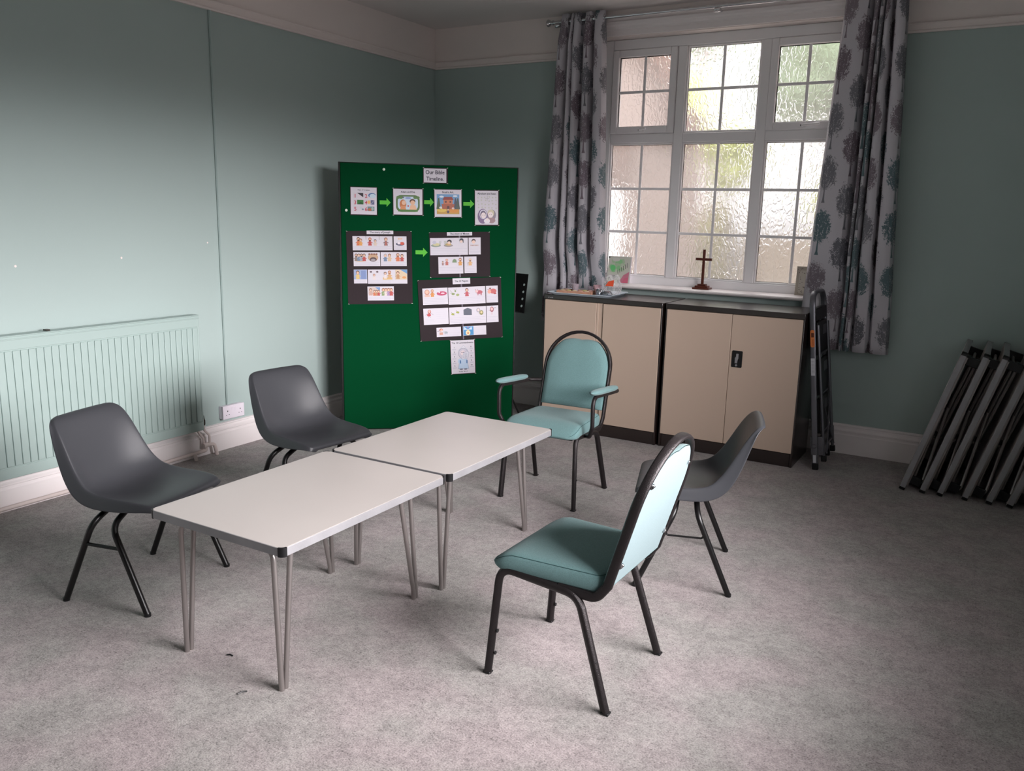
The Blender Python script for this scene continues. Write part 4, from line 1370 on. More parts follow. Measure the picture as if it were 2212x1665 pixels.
d.ell(-0.020, -0.046, 0.010, 0.008, (210, 216, 226)); d.ell(-0.008, -0.055, 0.007, 0.005, (120, 150, 170)); d.rect(0.024, 0.071, -0.066, -0.036, (116, 144, 150)); d.ell(0.040, -0.056, 0.014, 0.010, (188, 110, 76)); d.ell(0.058, -0.050, 0.008, 0.012, (170, 196, 190))
pic = d.build('picture', p)
for i, (x, z) in enumerate(cells): text_mesh(str(i + 1), 0.036, 'numeral', m_redink, p, (x + 0.013, z + 0.013), y=-0.0027)
# --- adam and eve
t = board_thing('garden_sheet', 0.4679, 1.6311, 0.4, 'framed sheet headed Adam and Eve with two figures in a leafy oval', 'poster', group=GP)
sheet(t, 'backing_paper', m_sugar, 0, 0, 0.2141, 0.1864, 0)
p = sheet(t, 'white_sheet', m_paper, -0.0015, 0, 0.2003, 0.1744, 1)
text_mesh('Adam and Eve.', 0.019, 'lettering', m_ink, p, (0.0, 0.067), y=-0.0018, fit=0.100)
d = Draw(2)
d.poly([(x - 0.002, z - 0.012) for x, z in rrect(-0.082, 0.082, -0.056, 0.058, 0.035, 6)], (84, 116, 66))
d.poly([(x - 0.002, z - 0.012) for x, z in rrect(-0.070, 0.070, -0.044, 0.048, 0.030, 6)], (206, 222, 240))
d.ell(-0.04, 0.030, 0.014, 0.006, (108, 96, 150)); d.ell(0.0, 0.026, 0.02, 0.007, (150, 170, 220))
for x in (-0.068, -0.05, 0.05, 0.066): d.ell(x, 0.030, 0.014, 0.010, (94, 132, 72))
d.ell(-0.036, -0.016, 0.023, 0.032, (206, 122, 70)); d.ell(-0.030, -0.006, 0.014, 0.016, (240, 196, 168)); d.poly([(-0.058, -0.054), (-0.014, -0.054), (-0.020, -0.026), (-0.048, -0.026)], (226, 150, 104))
d.ell(0.030, 0.004, 0.020, 0.016, (96, 60, 46)); d.ell(0.031, -0.006, 0.016, 0.017, (240, 192, 160)); d.poly([(0.008, -0.054), (0.060, -0.054), (0.050, -0.022), (0.016, -0.022)], (240, 190, 156))
d.ell(0.0, -0.028, 0.005, 0.006, (196, 70, 60))
d.rect(-0.070, 0.066, -0.066, -0.052, (84, 130, 62))
d.build('picture', p); staples(t, 0.2141, 0.1864)
# --- ark
t = board_thing('ark_sheet', 0.7458, 1.6283, 0.9, 'framed sheet headed Noahs Ark with a coloured wooden boat picture', 'poster', group=GP)
sheet(t, 'backing_paper', m_sugar, 0, 0, 0.1985, 0.1968, 0)
p = sheet(t, 'white_sheet', m_paper, 0, 0, 0.1884, 0.1862, 1)
text_mesh("Noah's Ark.", 0.019, 'lettering', m_ink, p, (0.0, 0.075), y=-0.0018, fit=0.082)
d = Draw(2)
d.rect(-0.079, 0.079, -0.074, 0.062, (112, 160, 206)); d.rect(-0.079, 0.079, -0.074, -0.036, (206, 158, 70)); d.ell(-0.045, -0.046, 0.034, 0.014, (232, 196, 92)); d.ell(0.04, -0.05, 0.036, 0.015, (224, 148, 58))
for x, c in ((-0.066, (74, 92, 70)), (0.052, (62, 70, 90)), (0.068, (70, 84, 76))): d.poly([(x - 0.016, -0.040), (x + 0.016, -0.040), (x + 0.004, 0.036), (x - 0.004, 0.036)], c)
d.poly([(-0.040, -0.040), (0.040, -0.040), (0.046, -0.004), (-0.046, -0.004)], (174, 92, 66)); d.rect(-0.032, 0.032, -0.004, 0.026, (206, 120, 84)); d.poly([(-0.040, 0.024), (0.040, 0.024), (0.026, 0.044), (-0.026, 0.044)], (150, 54, 50))
d.rect(-0.022, -0.010, 0.004, 0.016, (96, 60, 56)); d.rect(0.010, 0.022, 0.004, 0.016, (96, 60, 56)); d.rect(-0.007, 0.009, -0.040, -0.018, (88, 44, 44))
d.ell(-0.045, 0.045, 0.016, 0.007, (226, 234, 244)); d.ell(0.050, 0.050, 0.016, 0.006, (226, 234, 244))
d.ell(-0.052, -0.030, 0.010, 0.008, (230, 228, 222)); d.person(0.0, -0.068, 0.034, (84, 70, 92)); d.ell(0.035, -0.034, 0.010, 0.007, (236, 200, 190))
d.build('picture', p); staples(t, 0.1985, 0.1968)
# --- abraham
t = board_thing('stars_sheet', 1.0212, 1.6036, 1.0, 'tall framed sheet of stars over two faces, right end of the top row', 'poster', group=GP)
sheet(t, 'backing_paper', m_sugar, 0, 0, 0.1772, 0.2493, 0)
p = sheet(t, 'white_sheet', m_paper, -0.002, 0.001, 0.1648, 0.2352, 1)
text_mesh('Abraham and Isaac.', 0.019, 'lettering', m_ink, p, (0.0, 0.098), y=-0.0018, fit=0.134)
d = Draw(2); rr_ = random.Random(4)
for k in range(24):
    x = -0.062 + (k % 6) * 0.025 + rr_.uniform(-.004, .004); z = 0.074 - (k // 6) * 0.024 + rr_.uniform(-.004, .004)
    pts = []
    for q in range(10):
        a = pi / 2 + q * pi / 5; R_ = 0.0075 if q % 2 == 0 else 0.0034
        pts.append((x + R_ * cos(a), z + R_ * sin(a)))
    d.poly(pts, (206, 204, 196))
d.line(0.002, 0.05, 0.002, 0.085, 0.003, (190, 186, 190)); d.line(-0.012, 0.065, 0.016, 0.065, 0.003, (190, 186, 190))
d.ell(-0.030, -0.058, 0.036, 0.052, (124, 100, 142)); d.ell(-0.027, -0.044, 0.026, 0.033, (226, 220, 236)); d.ell(-0.027, -0.046, 0.021, 0.027, (96, 80, 112)); d.ell(-0.025, -0.052, 0.017, 0.021, (244, 228, 230))
d.ell(0.034, -0.050, 0.030, 0.040, (140, 128, 144)); d.ell(0.028, -0.036, 0.024, 0.026, (214, 202, 176)); d.ell(0.026, -0.048, 0.018, 0.021, (244, 228, 230)); d.ell(0.034, -0.086, 0.026, 0.020, (164, 128, 136))
d.ell(0.000, -0.090, 0.022, 0.017, (238, 232, 240)); d.ell(0.002, -0.080, 0.011, 0.010, (244, 228, 230))
for x, z in ((-0.031, -0.050), (-0.019, -0.050), (0.020, -0.046), (0.032, -0.046)): d.ell(x, z, 0.0018, 0.0024, (60, 50, 70), 6)
d.build('picture', p); staples(t, 0.1772, 0.2493)
# --- arrows
for i, (bu, bz, w_, h_, lb) in enumerate(((0.3097, 1.6235, 0.0754, 0.0612, 'green card arrow pointing from the numbered sheet to the leafy oval sheet'),
                                          (0.6125, 1.6330, 0.0667, 0.0602, 'green card arrow pointing to the boat picture'),
                                          (0.8923, 1.6282, 0.0779, 0.0586, 'green card arrow pointing to the sheet of stars'),
                                          (0.5615, 1.2856, 0.0848, 0.0642, 'green card arrow between the two upper black story sheets'))):
    mw = Matrix.Translation(BL + BU * bu + Vector((0, 0, bz)) + BN * 0.0012) @ Rb
    b = MB(); q = w_ / 2
    b.prism([(-q, -h_ * 0.22), (q * 0.25, -h_ * 0.22), (q * 0.25, -h_ / 2), (q, 0), (q * 0.25, h_ / 2), (q * 0.25, h_ * 0.22), (-q, h_ * 0.22)], -0.0005, 0.0, 'y')
    o = b.build('paper_arrow', m_arrow); o.matrix_world = mw
    tag(o, lb, 'arrow', 'green paper arrows on the board')
# --- drawing pins
for (bu, bz, lb) in ((0.3024, 1.8455, 'white drawing pin near the top edge of the green board'), (0.0448, 1.5645, 'white drawing pin at the left edge of the green board')):
    b = MB(); b.lathe([(0.0035, 0.0), (0.0035, -0.004), (0.009, -0.006), (0.009, -0.0085), (0.005, -0.0095)], (0, 0, 0), 'y', 14)
    o = b.build('drawing_pin', m_pin); o.matrix_world = Matrix.Translation(BL + BU * bu + Vector((0, 0, bz)) + BN * 0.0005) @ Rb
    tag(o, lb, 'drawing pin', 'drawing pins on the board')


def story(name, c, rot, heading, cards, label, taped):
    bu, bz, w_, h_ = c
    t = board_thing(name, bu, bz, rot, label, 'poster', group='black story sheets on the board')
    sheet(t, 'backing_paper', m_sugar, 0, 0, w_, h_, 0)
    hu, hz, hw, hh, htxt, hs_ = heading
    ca, sa = cos(radians(rot)), sin(radians(rot))
    def loc(uu, zz):
        dx, dz = uu - bu, zz - bz
        return dx * ca + dz * sa, -dx * sa + dz * ca
    x, z = loc(hu, hz)
    hp = sheet(t, 'heading_strip', m_paper, x, z, hw, hh, 1)
    text_mesh(htxt, hs_, 'lettering', m_ink, hp, (x, z), y=-0.0018, fit=hw * 0.77)
    for (cu, cz, cw, ch, fn) in cards:
        x, z = loc(cu, cz)
        cp = sheet(t, 'picture_card', m_paper, x, z, cw, ch, 1)
        d = Draw(2); fn(d, x - cw / 2, z - ch / 2, cw, ch)
        d.build('picture', cp)
    if taped:
        b = MB(); x, z = loc(hu, hz)
        b.box(x - 0.006, x + 0.004, -0.0012, -0.0009, -h_ / 2, z)
        b.build('clear_tape', mat('clear_tape', (120, 112, 124), 0.2), t)
    staples(t, w_, h_)
    return t


OR, RD, BLU, YE, GRN, BR = (220, 122, 84), (196, 86, 84), (120, 140, 170), (232, 196, 130), (140, 160, 100), (150, 100, 84)


def cell(n, i, x, w_): return x + w_ * (i + 0.5) / n


def J1a(d, x, z, w, h):
    d.text_lines(x + .004, x + w - .004, z + .004, z + h * .3, 4)
    d.rect(x + w / 3 - .001, x + w / 3 + .001, z + h * .75, z + h, (60, 54, 66)); d.rect(x + 2 * w / 3 - .001, x + 2 * w / 3 + .001, z + h * .75, z + h, (60, 54, 66))
    a = cell(3, 0, x, w); d.person(a - .006, z + h * .34, h * .6, OR, beard=True); d.person(a + .010, z + h * .34, h * .5, (232, 168, 96), (130, 74, 50))
    a = cell(3, 1, x, w); d.person(a - .018, z + h * .34, h * .58, RD, beard=True, scarf=(180, 90, 80)); d.person(a + .018, z + h * .34, h * .45, (226, 206, 190), (60, 52, 66))
    a = cell(3, 2, x, w); d.person(a, z + h * .34, h * .58, (150, 116, 120), (150, 92, 78)); d.rect(a - .003, a + .003, z + h * .34, z + h * .62, (208, 110, 92))
def J1b(d, x, z, w, h):
    d.text_lines(x + .004, x + w - .004, z + .004, z + h * .28, 4); a = x + w / 2
    d.ell(a, z + h * .44, w * .34, h * .12, (92, 92, 120)); d.ell(a + w * .15, z + h * .48, w * .17, h * .11, (214, 90, 70)); d.ell(a - w * .1, z + h * .5, w * .12, h * .09, (244, 232, 240)); 
    for q in (-1, 0, 1): d.ell(a + q * w * .12, z + h * .82, w * .06, h * .06, (236, 196, 170))
def J2a(d, x, z, w, h):
    d.text_lines(x + .004, x + w - .004, z + .004, z + h * .28, 4)
    d.ell(x + w * .25, z + h * .40, w * .2, h * .08, YE)
    for k, c in enumerate(((150, 130, 120), BLU, (168, 176, 190), RD)): d.person(x + w * (.10 + .1 * k), z + h * .36, h * .55, c, (110, 90, 90), beard=k % 2 == 0)
    d.ell(x + w * .74, z + h * .62, w * .19, h * .28, (206, 168, 136)); d.ell(x + w * .74, z + h * .48, w * .13, h * .16, (92, 72, 76)); d.ell(x + w * .74, z + h * .44, w * .09, h * .09, (170, 160, 166))
    for q in range(4): d.ell(x + w * (.6 + .09 * q), z + h * .86, w * .04, h * .06, BR)
def J2b(d, x, z, w, h):
    d.text_lines(x + .004, x + w - .004, z + .004, z + h * .28, 4)
    d.person(x + w * .18, z + h * .34, h * .56, BLU, (180, 170, 180)); d.person(x + w * .34, z + h * .34, h * .56, (226, 196, 160), (130, 84, 60))
    d.person(x + w * .66, z + h * .34, h * .6, OR, (150, 100, 80), beard=True); d.person(x + w * .82, z + h * .34, h * .54, RD, (120, 70, 60))
def J3a(d, x, z, w, h):
    d.text_lines(x + .004, x + w - .004, z + .004, z + h * .24, 3)
    d.rect(x + .001, x + w - .001, z + h * .30, z + h - .001, (160, 176, 214)); d.rect(x + w * .55, x + w * .9, z + h * .32, z + h * .92, (134, 152, 200))
    d.person(x + w * .3, z + h * .32, h * .62, (232, 200, 130), (110, 74, 60))
def J3b(d, x, z, w, h):
    d.text_lines(x + .004, x + w * .66, z + .004, z + h * .28, 4)
    a = x + w * .16; d.person(a, z + h * .30, h * .42, (236, 222, 222), (150, 90, 90)); 
    for q in (-1, 1): d.ell(a + q * w * .08, z + h * .84, w * .03, h * .06, (110, 86, 96))
    a = x + w * .5; d.rect(a - w * .12, a + w * .12, z + h * .3, z + h * .45, YE); d.person(a - w * .06, z + h * .36, h * .5, (240, 226, 226), (96, 72, 76)); d.person(a + w * .05, z + h * .36, h * .58, (226, 180, 130), (190, 128, 100), beard=True)
    d.rect(x + w * .7, x + w - .001, z + h * .3, z + h - .001, (228, 206, 176)); d.poly([(x + w * .82, z + h - .001), (x + w - .001, z + h - .001), (x + w - .001, z + h * .7)], (110, 160, 210)); d.person(x + w * .76, z + h * .34, h * .55, (200, 150, 110), (104, 60, 56)); d.ell(x + w * .92, z + h * .44, w * .05, h * .08, (232, 160, 96))
def J4(d, x, z, w, h):
    d.text_lines(x + .004, x + w - .004, z + .004, z + h * .28, 4)
    d.rect(x + w * .04, x + w * .48, z + h * .36, z + h * .95, (216, 196, 190)); d.poly([(x + w * .28, z + h * .95), (x + w * .48, z + h * .95), (x + w * .46, z + h * .7)], (120, 156, 206))
    d.person(x + w * .12, z + h * .36, h * .52, (210, 170, 160), (96, 60, 60)); 
    for k in range(3): d.person(x + w * (.26 + .08 * k), z + h * .34, h * .42, (OR, (204, 150, 110), RD)[k], (130, 84, 66))
    for k in range(4): d.person(x + w * (.60 + .1 * k), z + h * .34, h * .56, ((150, 170, 120), (240, 226, 220), (180, 150, 190), RD)[k], (150, 92, 70))


def M1a(d, x, z, w, h):
    d.text_lines(x + .006, x + w - .006, z + .006, z + h * .42, 4)
    a = x + w * .15; d.ell(a, z + h * .56, w * .13, h * .09, (150, 160, 150)); d.ell(a + .004, z + h * .62, w * .09, h * .08, (212, 204, 156)); d.ell(a - .010, z + h * .74, w * .05, h * .10, (196, 192, 210))
    for q in range(3): d.line(a + .022 + q * .004, z + h * .56, a + .026 + q * .006, z + h * .82, .0012, (130, 150, 110))
    a = x + w * .48; d.ell(a, z + h * .55, w * .12, h * .08, (160, 150, 150)); d.ell(a, z + h * .62, w * .08, h * .07, (206, 170, 110)); d.ell(a + .008, z + h * .78, w * .06, h * .12, (50, 46, 60)); d.ell(a + .005, z + h * .72, w * .04, h * .08, (236, 206, 190))
    for q in range(4): d.line(a - .024 + q * .005, z + h * .56, a - .030 + q * .005, z + h * .82, .0012, (130, 150, 90))
    a = x + w * .83; d.ell(a, z + h * .85, w * .055, h * .12, (48, 48, 66)); d.ell(a - .002, z + h * .78, w * .04, h * .08, (236, 206, 196)); d.poly([(a + .010, z + h * .88), (a + .017, z + h * .70), (a + .008, z + h * .74)], (48, 48, 66)); d.rect(a - .006, a + .012, z + h * .46, z + h * .465, (180, 180, 190))
def M1b(d, x, z, w, h):
    d.text_lines(x + .006, x + w - .006, z + .006, z + h * .42, 4); a = x + w * .42
    d.ell(a, z + h * .80, w * .17, h * .12, (70, 46, 56)); d.ell(a, z + h * .74, w * .14, h * .10, (240, 206, 190)); d.rect(a - w * .27, a + w * .4, z + h * .50, z + h * .58, (214, 196, 196)); 
    for q in range(5): d.rect(a - w * .26 + q * w * .12, a - w * .20 + q * w * .12, z + h * .51, z + h * .57, (180, 150, 150))
def M2a(d, x, z, w, h):
    d.text_lines(x + .006, x + w - .006, z + .006, z + h * .42, 4)
    d.person(x + w * .18, z + h * .50, h * .26, (170, 130, 130), (60, 50, 56)); d.person(x + w * .34, z + h * .50, h * .4, (196, 110, 100), (206, 150, 140), beard=True)
    d.poly([(x + w * .56, z + h * .66), (x + w * .74, z + h * .66), (x + w * .72, z + h * .82), (x + w * .64, z + h * .88), (x + w * .58, z + h * .80)], (120, 142, 104)); d.person(x + w * .88, z + h * .48, h * .46, (224, 160, 84), (150, 100, 80), beard=True)
def M2b(d, x, z, w, h):
    d.text_lines(x + .006, x + w - .006, z + .006, z + h * .42, 4); d.person(x + w * .48, z + h * .46, h * .46, (226, 176, 120), (130, 90, 70), beard=True, scarf=(210, 200, 196)); d.line(x + w * .26, z + h * .46, x + w * .3, z + h * .66, .0016, (70, 60, 66))


def P1a(d, x, z, w, h):
    d.text_lines(x + .006, x + w - .006, z + .006, z + h * .42, 4)
    a = x + w * .18; d.rect(a - w * .1, a + w * .1, z + h * .48, z + h * .6, (232, 190, 176)); d.ell(a, z + h * .76, w * .10, h * .17, (214, 150, 134)); d.ell(a, z + h * .78, w * .07, h * .11, (240, 196, 176)); d.person(x + w * .39, z + h * .48, h * .46, (226, 150, 76), (200, 140, 110), beard=True)
    d.ell(x + w * .76, z + h * .66, w * .20, h * .13, (200, 74, 110)); d.ell(x + w * .80, z + h * .67, w * .08, h * .05, (240, 200, 216)); d.ell(x + w * .66, z + h * .74, w * .03, h * .05, (246, 230, 236))
def P1b(d, x, z, w, h):
    d.text_lines(x + .006, x + w - .006, z + .006, z + h * .42, 4)
    G_ = (140, 156, 100)
    d.ell(x + w * .13, z + h * .62, w * .045, h * .06, G_); d.line(x + w * .13, z + h * .62, x + w * .05, z + h * .84, .002, G_); d.line(x + w * .11, z + h * .62, x + w * .04, z + h * .7, .002, G_); d.ell(x + w * .19, z + h * .78, w * .02, h * .06, G_); d.line(x + w * .19, z + h * .78, x + w * .22, z + h * .92, .002, G_); d.line(x + w * .19, z + h * .78, x + w * .15, z + h * .92, .002, G_); d.ell(x + w * .25, z + h * .56, w * .045, h * .07, (166, 176, 120)); d.rect(x + w * .06, x + w * .28, z + h * .47, z + h * .48, (200, 200, 180))
    d.person(x + w * .50, z + h * .46, h * .48, (196, 84, 96), (120, 76, 84)); d.beast(x + w * .84, z + h * .48, h * .38, (196, 96, 110), (236, 196, 196))
def P1c(d, x, z, w, h):
    d.text_lines(x + .006, x + w - .006, z + .006, z + h * .42, 4); a = x + w * .5
    d.ell(a + w * .1, z + h * .68, w * .28, h * .15, (206, 96, 96)); d.ell(a - w * .22, z + h * .66, w * .15, h * .12, (240, 170, 150)); d.ell(a - w * .15, z + h * .84, w * .08, h * .05, (150, 90, 90)); d.line(a - w * .2, z + h * .82, a - w * .38, z + h * .78, .003, (170, 100, 96)); d.ell(a + w * .25, z + h * .54, w * .12, h * .05, (190, 84, 84))
def P2a(d, x, z, w, h):
    d.text_lines(x + w * .05, x + w * .45, z + .006, z + h * .38, 4, (208, 206, 218)); d.text_lines(x + w * .5, x + w * .95, z + h * .3, z + h * .8, 4, (214, 212, 222))
    a = x + w * .24; d.ell(a, z + h * .80, w * .07, h * .13, (190, 110, 104)); d.ell(a, z + h * .82, w * .05, h * .09, (240, 190, 180)); d.ell(a - w * .02, z + h * .60, w * .08, h * .09, (206, 84, 92)); d.line(a + w * .07, z + h * .7, a + w * .15, z + h * .6, .0015, (120, 90, 100)); d.line(a - w * .08, z + h * .68, a - w * .16, z + h * .6, .0015, (120, 90, 100))
    for q in (-1, 1): d.ell(a + q * w * .03, z + h * .47, w * .012, h * .016, (70, 60, 70), 8)
def P2b(d, x, z, w, h):
    d.text_lines(x + .006, x + w - .006, z + .006, z + h * .42, 4)
    for a, q in ((x + w * .10, 0), (x + w * .23, .1)):
        d.ell(a, z + h * (.60 + q), w * .045, h * .06, (176, 180, 90)); d.line(a, z + h * (.6 + q), a - w * .04, z + h * (.72 + q), .002, (130, 140, 70)); d.line(a, z + h * (.6 + q), a + w * .04, z + h * (.5 + q), .002, (130, 140, 70))
    a = x + w * .5; d.poly([(a - w * .11, z + h * .52), (a + w * .11, z + h * .50), (a + w * .11, z + h * .84), (a, z + h * .94), (a - w * .11, z + h * .84)], (92, 96, 112))
    d.ell(x + w * .79, z + h * .78, w * .05, h * .13, (176, 170, 184)); d.ell(x + w * .79, z + h * .78, w * .03, h * .08, (236, 216, 210)); d.ell(x + w * .87, z + h * .62, w * .055, h * .14, (150, 146, 90)); d.ell(x + w * .87, z + h * .64, w * .03, h * .07, (226, 206, 160))
def P2c(d, x, z, w, h):
    d.text_lines(x + .006, x + w - .006, z + .006, z + h * .38, 4); a = x + w * .45
    d.ell(a, z + h * .78, w * .16, h * .16, (170, 96, 110)); d.ell(a, z + h * .80, w * .10, h * .10, (236, 196, 196)); d.line(a + w * .12, z + h * .84, a + w * .34, z + h * .88, .0025, (120, 80, 96)); d.line(a - w * .14, z + h * .7, a - w * .28, z + h * .74, .0018, (160, 110, 120))
    for q in (-1, 1): d.line(a + q * w * .06, z + h * .46, a + q * w * .06, z + h * .60, .0012, (220, 150, 150))
def P3a(d, x, z, w, h):
    d.text_lines(x + w * .52, x + w * .94, z + .006, z + h * .9, 4, (210, 208, 220))
    a = x + w * .19; d.ell(a, z + h * .74, w * .07, h * .17, (200, 110, 96)); d.ell(a + .002, z + h * .70, w * .05, h * .12, (240, 196, 180)); d.rect(a - w * .07, a + w * .07, z + h * .22, z + h * .5, (214, 160, 140)); d.line(a - w * .05, z + h * .66, a - w * .16, z + h * .62, .003, (110, 90, 110))
    d.beast(x + w * .38, z + h * .25, h * .42, (176, 180, 190), (206, 206, 214))
def P3b(d, x, z, w, h):
    d.text_lines(x + w * .52, x + w * .94, z + .006, z + h * .9, 4, (222, 220, 230))
    d.rect(x + .002, x + w * .45, z + .002, z + h - .002, (74, 150, 206)); a = x + w * .21
    d.poly([(a, z + h * .62), (a - w * .16, z + h * .94), (a - w * .18, z + h * .62)], (206, 226, 246)); d.poly([(a, z + h * .62), (a + w * .16, z + h * .94), (a + w * .18, z + h * .62)], (206, 226, 246)); d.ell(a, z + h * .86, w * .04, h * .1, (150, 130, 180))
    d.ell(a, z + h * .30, w * .10, h * .28, (244, 230, 190)); d.ell(a, z + h * .26, w * .04, h * .12, (226, 160, 120)); d.ell(a, z + h * .54, w * .04, h * .1, (240, 214, 150))


story('story_sheet', (0.2699, 1.1734, 0.4515, 0.5085), 0.9, (0.2726, 1.4188, 0.1837, 0.0246, 'The story of Joseph', 0.0185),
      [(0.2214, 1.3429, 0.2751, 0.0983, J1a), (0.4119, 1.3467, 0.0892, 0.0955, J1b), (0.1805, 1.2326, 0.1830, 0.0964, J2a), (0.3667, 1.2356, 0.1812, 0.0964, J2b),
       (0.1352, 1.1113, 0.0917, 0.0968, J3a), (0.3236, 1.1125, 0.2754, 0.0997, J3b), (0.2750, 0.9937, 0.1839, 0.0983, J4)],
      'tall black sheet headed The story of Joseph with four rows of picture cards', False)
story('story_sheet', (0.8338, 1.2731, 0.4320, 0.3178), 1.7, (0.8290, 1.4195, 0.1794, 0.0247, 'The story of Moses', 0.0185),
      [(0.7562, 1.3302, 0.2678, 0.1200, M1a), (0.9381, 1.3364, 0.0864, 0.1192, M1b), (0.7697, 1.1983, 0.1777, 0.1188, M2a), (0.9100, 1.2032, 0.0872, 0.1176, M2b)],
      'black sheet headed The story of Moses, upper right of the green board', True)
ps = story('story_sheet', (0.8438, 0.8851, 0.5991, 0.4396), 3.0, (0.8459, 1.0870, 0.1259, 0.0420, 'The 10 Plagues', 0.0165),
      [(0.6598, 0.9762, 0.1800, 0.1183, P1a), (0.8873, 0.9846, 0.2676, 0.1232, P1b), (1.0691, 0.9954, 0.0862, 0.1214, P1c), (0.6661, 0.8325, 0.1787, 0.1172, P2a),
       (0.8951, 0.8422, 0.2687, 0.1215, P2b), (1.0757, 0.8522, 0.0855, 0.1207, P2c), (0.7591, 0.7200, 0.1770, 0.0680, P3a), (0.9469, 0.7312, 0.1691, 0.0680, P3b)],
      'wide black sheet headed The 10 Plagues, lowest of the black sheets', True)
ps.matrix_world = Matrix.Translation(BN * 0.003) @ ps.matrix_world
t = board_thing('commandments_sheet', 0.8648, 0.5358, 2.8, 'framed sheet headed The 10 Commandments, lowest paper on the green board', 'poster', off=0.0015)
sheet(t, 'backing_paper', m_sugar, 0, 0, 0.1826, 0.2558, 0)
p = sheet(t, 'white_sheet', m_paper, -0.001, 0.001, 0.1730, 0.2463, 1)
text_mesh('The 10 Commandments', 0.0175, 'lettering', m_ink, p, (-0.001, 0.105), y=-0.0018, fit=0.158)
text_mesh('Exodus  20:1-17', 0.0100, 'lettering', m_ink, p, (-0.001, -0.108), y=-0.0018)
d = Draw(2); LN = (120, 124, 150)
d.poly([(-0.038, 0.046), (0.040, 0.046), (0.006, 0.088)], (206, 208, 222)); d.poly([(-0.032, 0.046), (0.034, 0.046), (0.006, 0.083)], (232, 228, 238))
d.ell(0.002, 0.026, 0.036, 0.040, LN); d.ell(0.002, 0.026, 0.034, 0.038, (212, 206, 220)); d.ell(0.0, 0.030, 0.018, 0.018, (240, 226, 230))
d.poly([(-0.038, -0.088), (0.040, -0.088), (0.026, -0.010), (-0.024, -0.010)], (112, 132, 172)); d.poly([(-0.036, -0.086), (0.038, -0.086), (0.024, -0.010), (-0.022, -0.010)], (196, 216, 240))
d.ell(-0.028, -0.030, 0.010, 0.018, (196, 216, 240)); d.rect(-0.026, -0.016, -0.048, -0.024, (96, 134, 184)); d.rect(0.022, 0.032, -0.048, -0.024, (96, 134, 184))
tp_ = [(-0.010, -0.018), (0.034, -0.012), (0.044, 0.030), (0.030, 0.042), (0.002, 0.032)]
d.poly([(x * 1.04, z * 1.04) for x, z in tp_], LN); d.poly(tp_, (222, 220, 232)); d.line(0.014, -0.014, 0.022, 0.036, .0012, LN)
for k in range(5):
    for q in (0, 1): d.line(0.0 + q * 0.018 + k * 0.001, -0.006 + k * 0.008, 0.009 + q * 0.018 + k * 0.001, -0.005 + k * 0.008, .0014, (130, 130, 156))
for q in (-1, 1): d.ell(q * 0.007, 0.034, 0.0035, 0.004, (70, 70, 96), 8); d.ell(q * 0.016, -0.090, 0.012, 0.005, (110, 110, 130))
for k in range(5):
    z = 0.068 - k * 0.034
    d.text_lines(-0.078, -0.048, z - 0.016, z - 0.006, 2, (150, 152, 176)); d.text_lines(0.050, 0.078, z - 0.012, z - 0.004, 2, (150, 152, 176))
d.build('picture', p)
for k in range(5):
    z = 0.068 - k * 0.034
    text_mesh(str(k + 1), 0.015, 'numeral', m_ink, p, (-0.062, z + 0.003), y=-0.0018)
    text_mesh(str(k + 6), 0.015, 'numeral', m_ink, p, (0.060, z + 0.006), y=-0.0018)
staples(t, 0.1826, 0.2558)

# ================================================================== MUSIC STAND (behind the board)
ms = thing('music_stand', (0.965, -0.43, 0), 'black music stand with perforated desk standing behind the green board', 'music stand')
Rm = Matrix.Rotation(radians(-14), 4, 'Z')
b = MB(); b.T = Rm @ Matrix.Translation((0, 0, 0.83)) @ Matrix.Rotation(radians(-17), 4, 'X')
# desk with a column of round holes near each side
NXh, NZh = 1, 5
def desk(b):
    W2, H2 = 0.235, 0.30
    outer = [(-W2, 0), (W2, 0), (W2 * 0.80, H2), (-W2 * 0.80, H2)]
    b.prism(outer, 0.0, 0.003, 'y')
desk(b)
dk = b.build('desk', m_black, ms)
b = MB(); b.T = Rm @ Matrix.Translation((0, 0, 0.83)) @ Matrix.Rotation(radians(-17), 4, 'X')
b.box(-0.24, 0.24, -0.055, 0.0, -0.004, 0.0); b.box(-0.24, 0.24, -0.055, -0.052, -0.004, 0.012)
b.build('lip', m_black, dk)
b = MB(); b.T = Rm @ Matrix.Translation((0, 0, 0.83)) @ Matrix.Rotation(radians(-17), 4, 'X')
for sx in (-1, 1):
    for k in range(4): b.lathe([(0.0095, -0.0006), (0.0095, -0.0001)], (sx * (0.195 - k * 0.008), 0, 0.05 + k * 0.055), 'y', 14)
b.build('hole_row', m_wall, dk)
b = MB(); b.tube([(0, 0.02, 0.25), (0, 0.02, 0.92)], 0.010, 10); b.build('pole', m_black, ms)
for a in (-20, 100, 220):
    b = MB(); c_, s_ = cos(radians(a)), sin(radians(a))
    b.tube([(0, 0.02, 0.30), (0.27 * c_ * 0.9, 0.02 + 0.27 * s_ * 0.9, 0.012)], 0.007, 8); b.build('leg', m_black, ms)

# ================================================================== THINGS ON THE SILL AND CUPBOARDS
cr = thing('wooden_cross', (2.405, 0.020, 1.0585), 'dark wooden cross on a stepped base standing on the window sill', 'cross')
b = MB(); b.box(-0.062, 0.062, -0.040, 0.040, 0, 0.013); b.box(-0.047, 0.047, -0.030, 0.030, 0.013, 0.026); b.box(-0.030, 0.030, -0.020, 0.020, 0.026, 0.038)
b.build('stepped_base', m_wood, cr, bevel=0.001)
b = MB(); b.box(-0.009, 0.009, -0.007, 0.007, 0.038, 0.288); b.box(-0.060, 0.060, -0.0065, 0.0075, 0.208, 0.226)
b.build('cross_piece', m_wood, cr, bevel=0.0015)

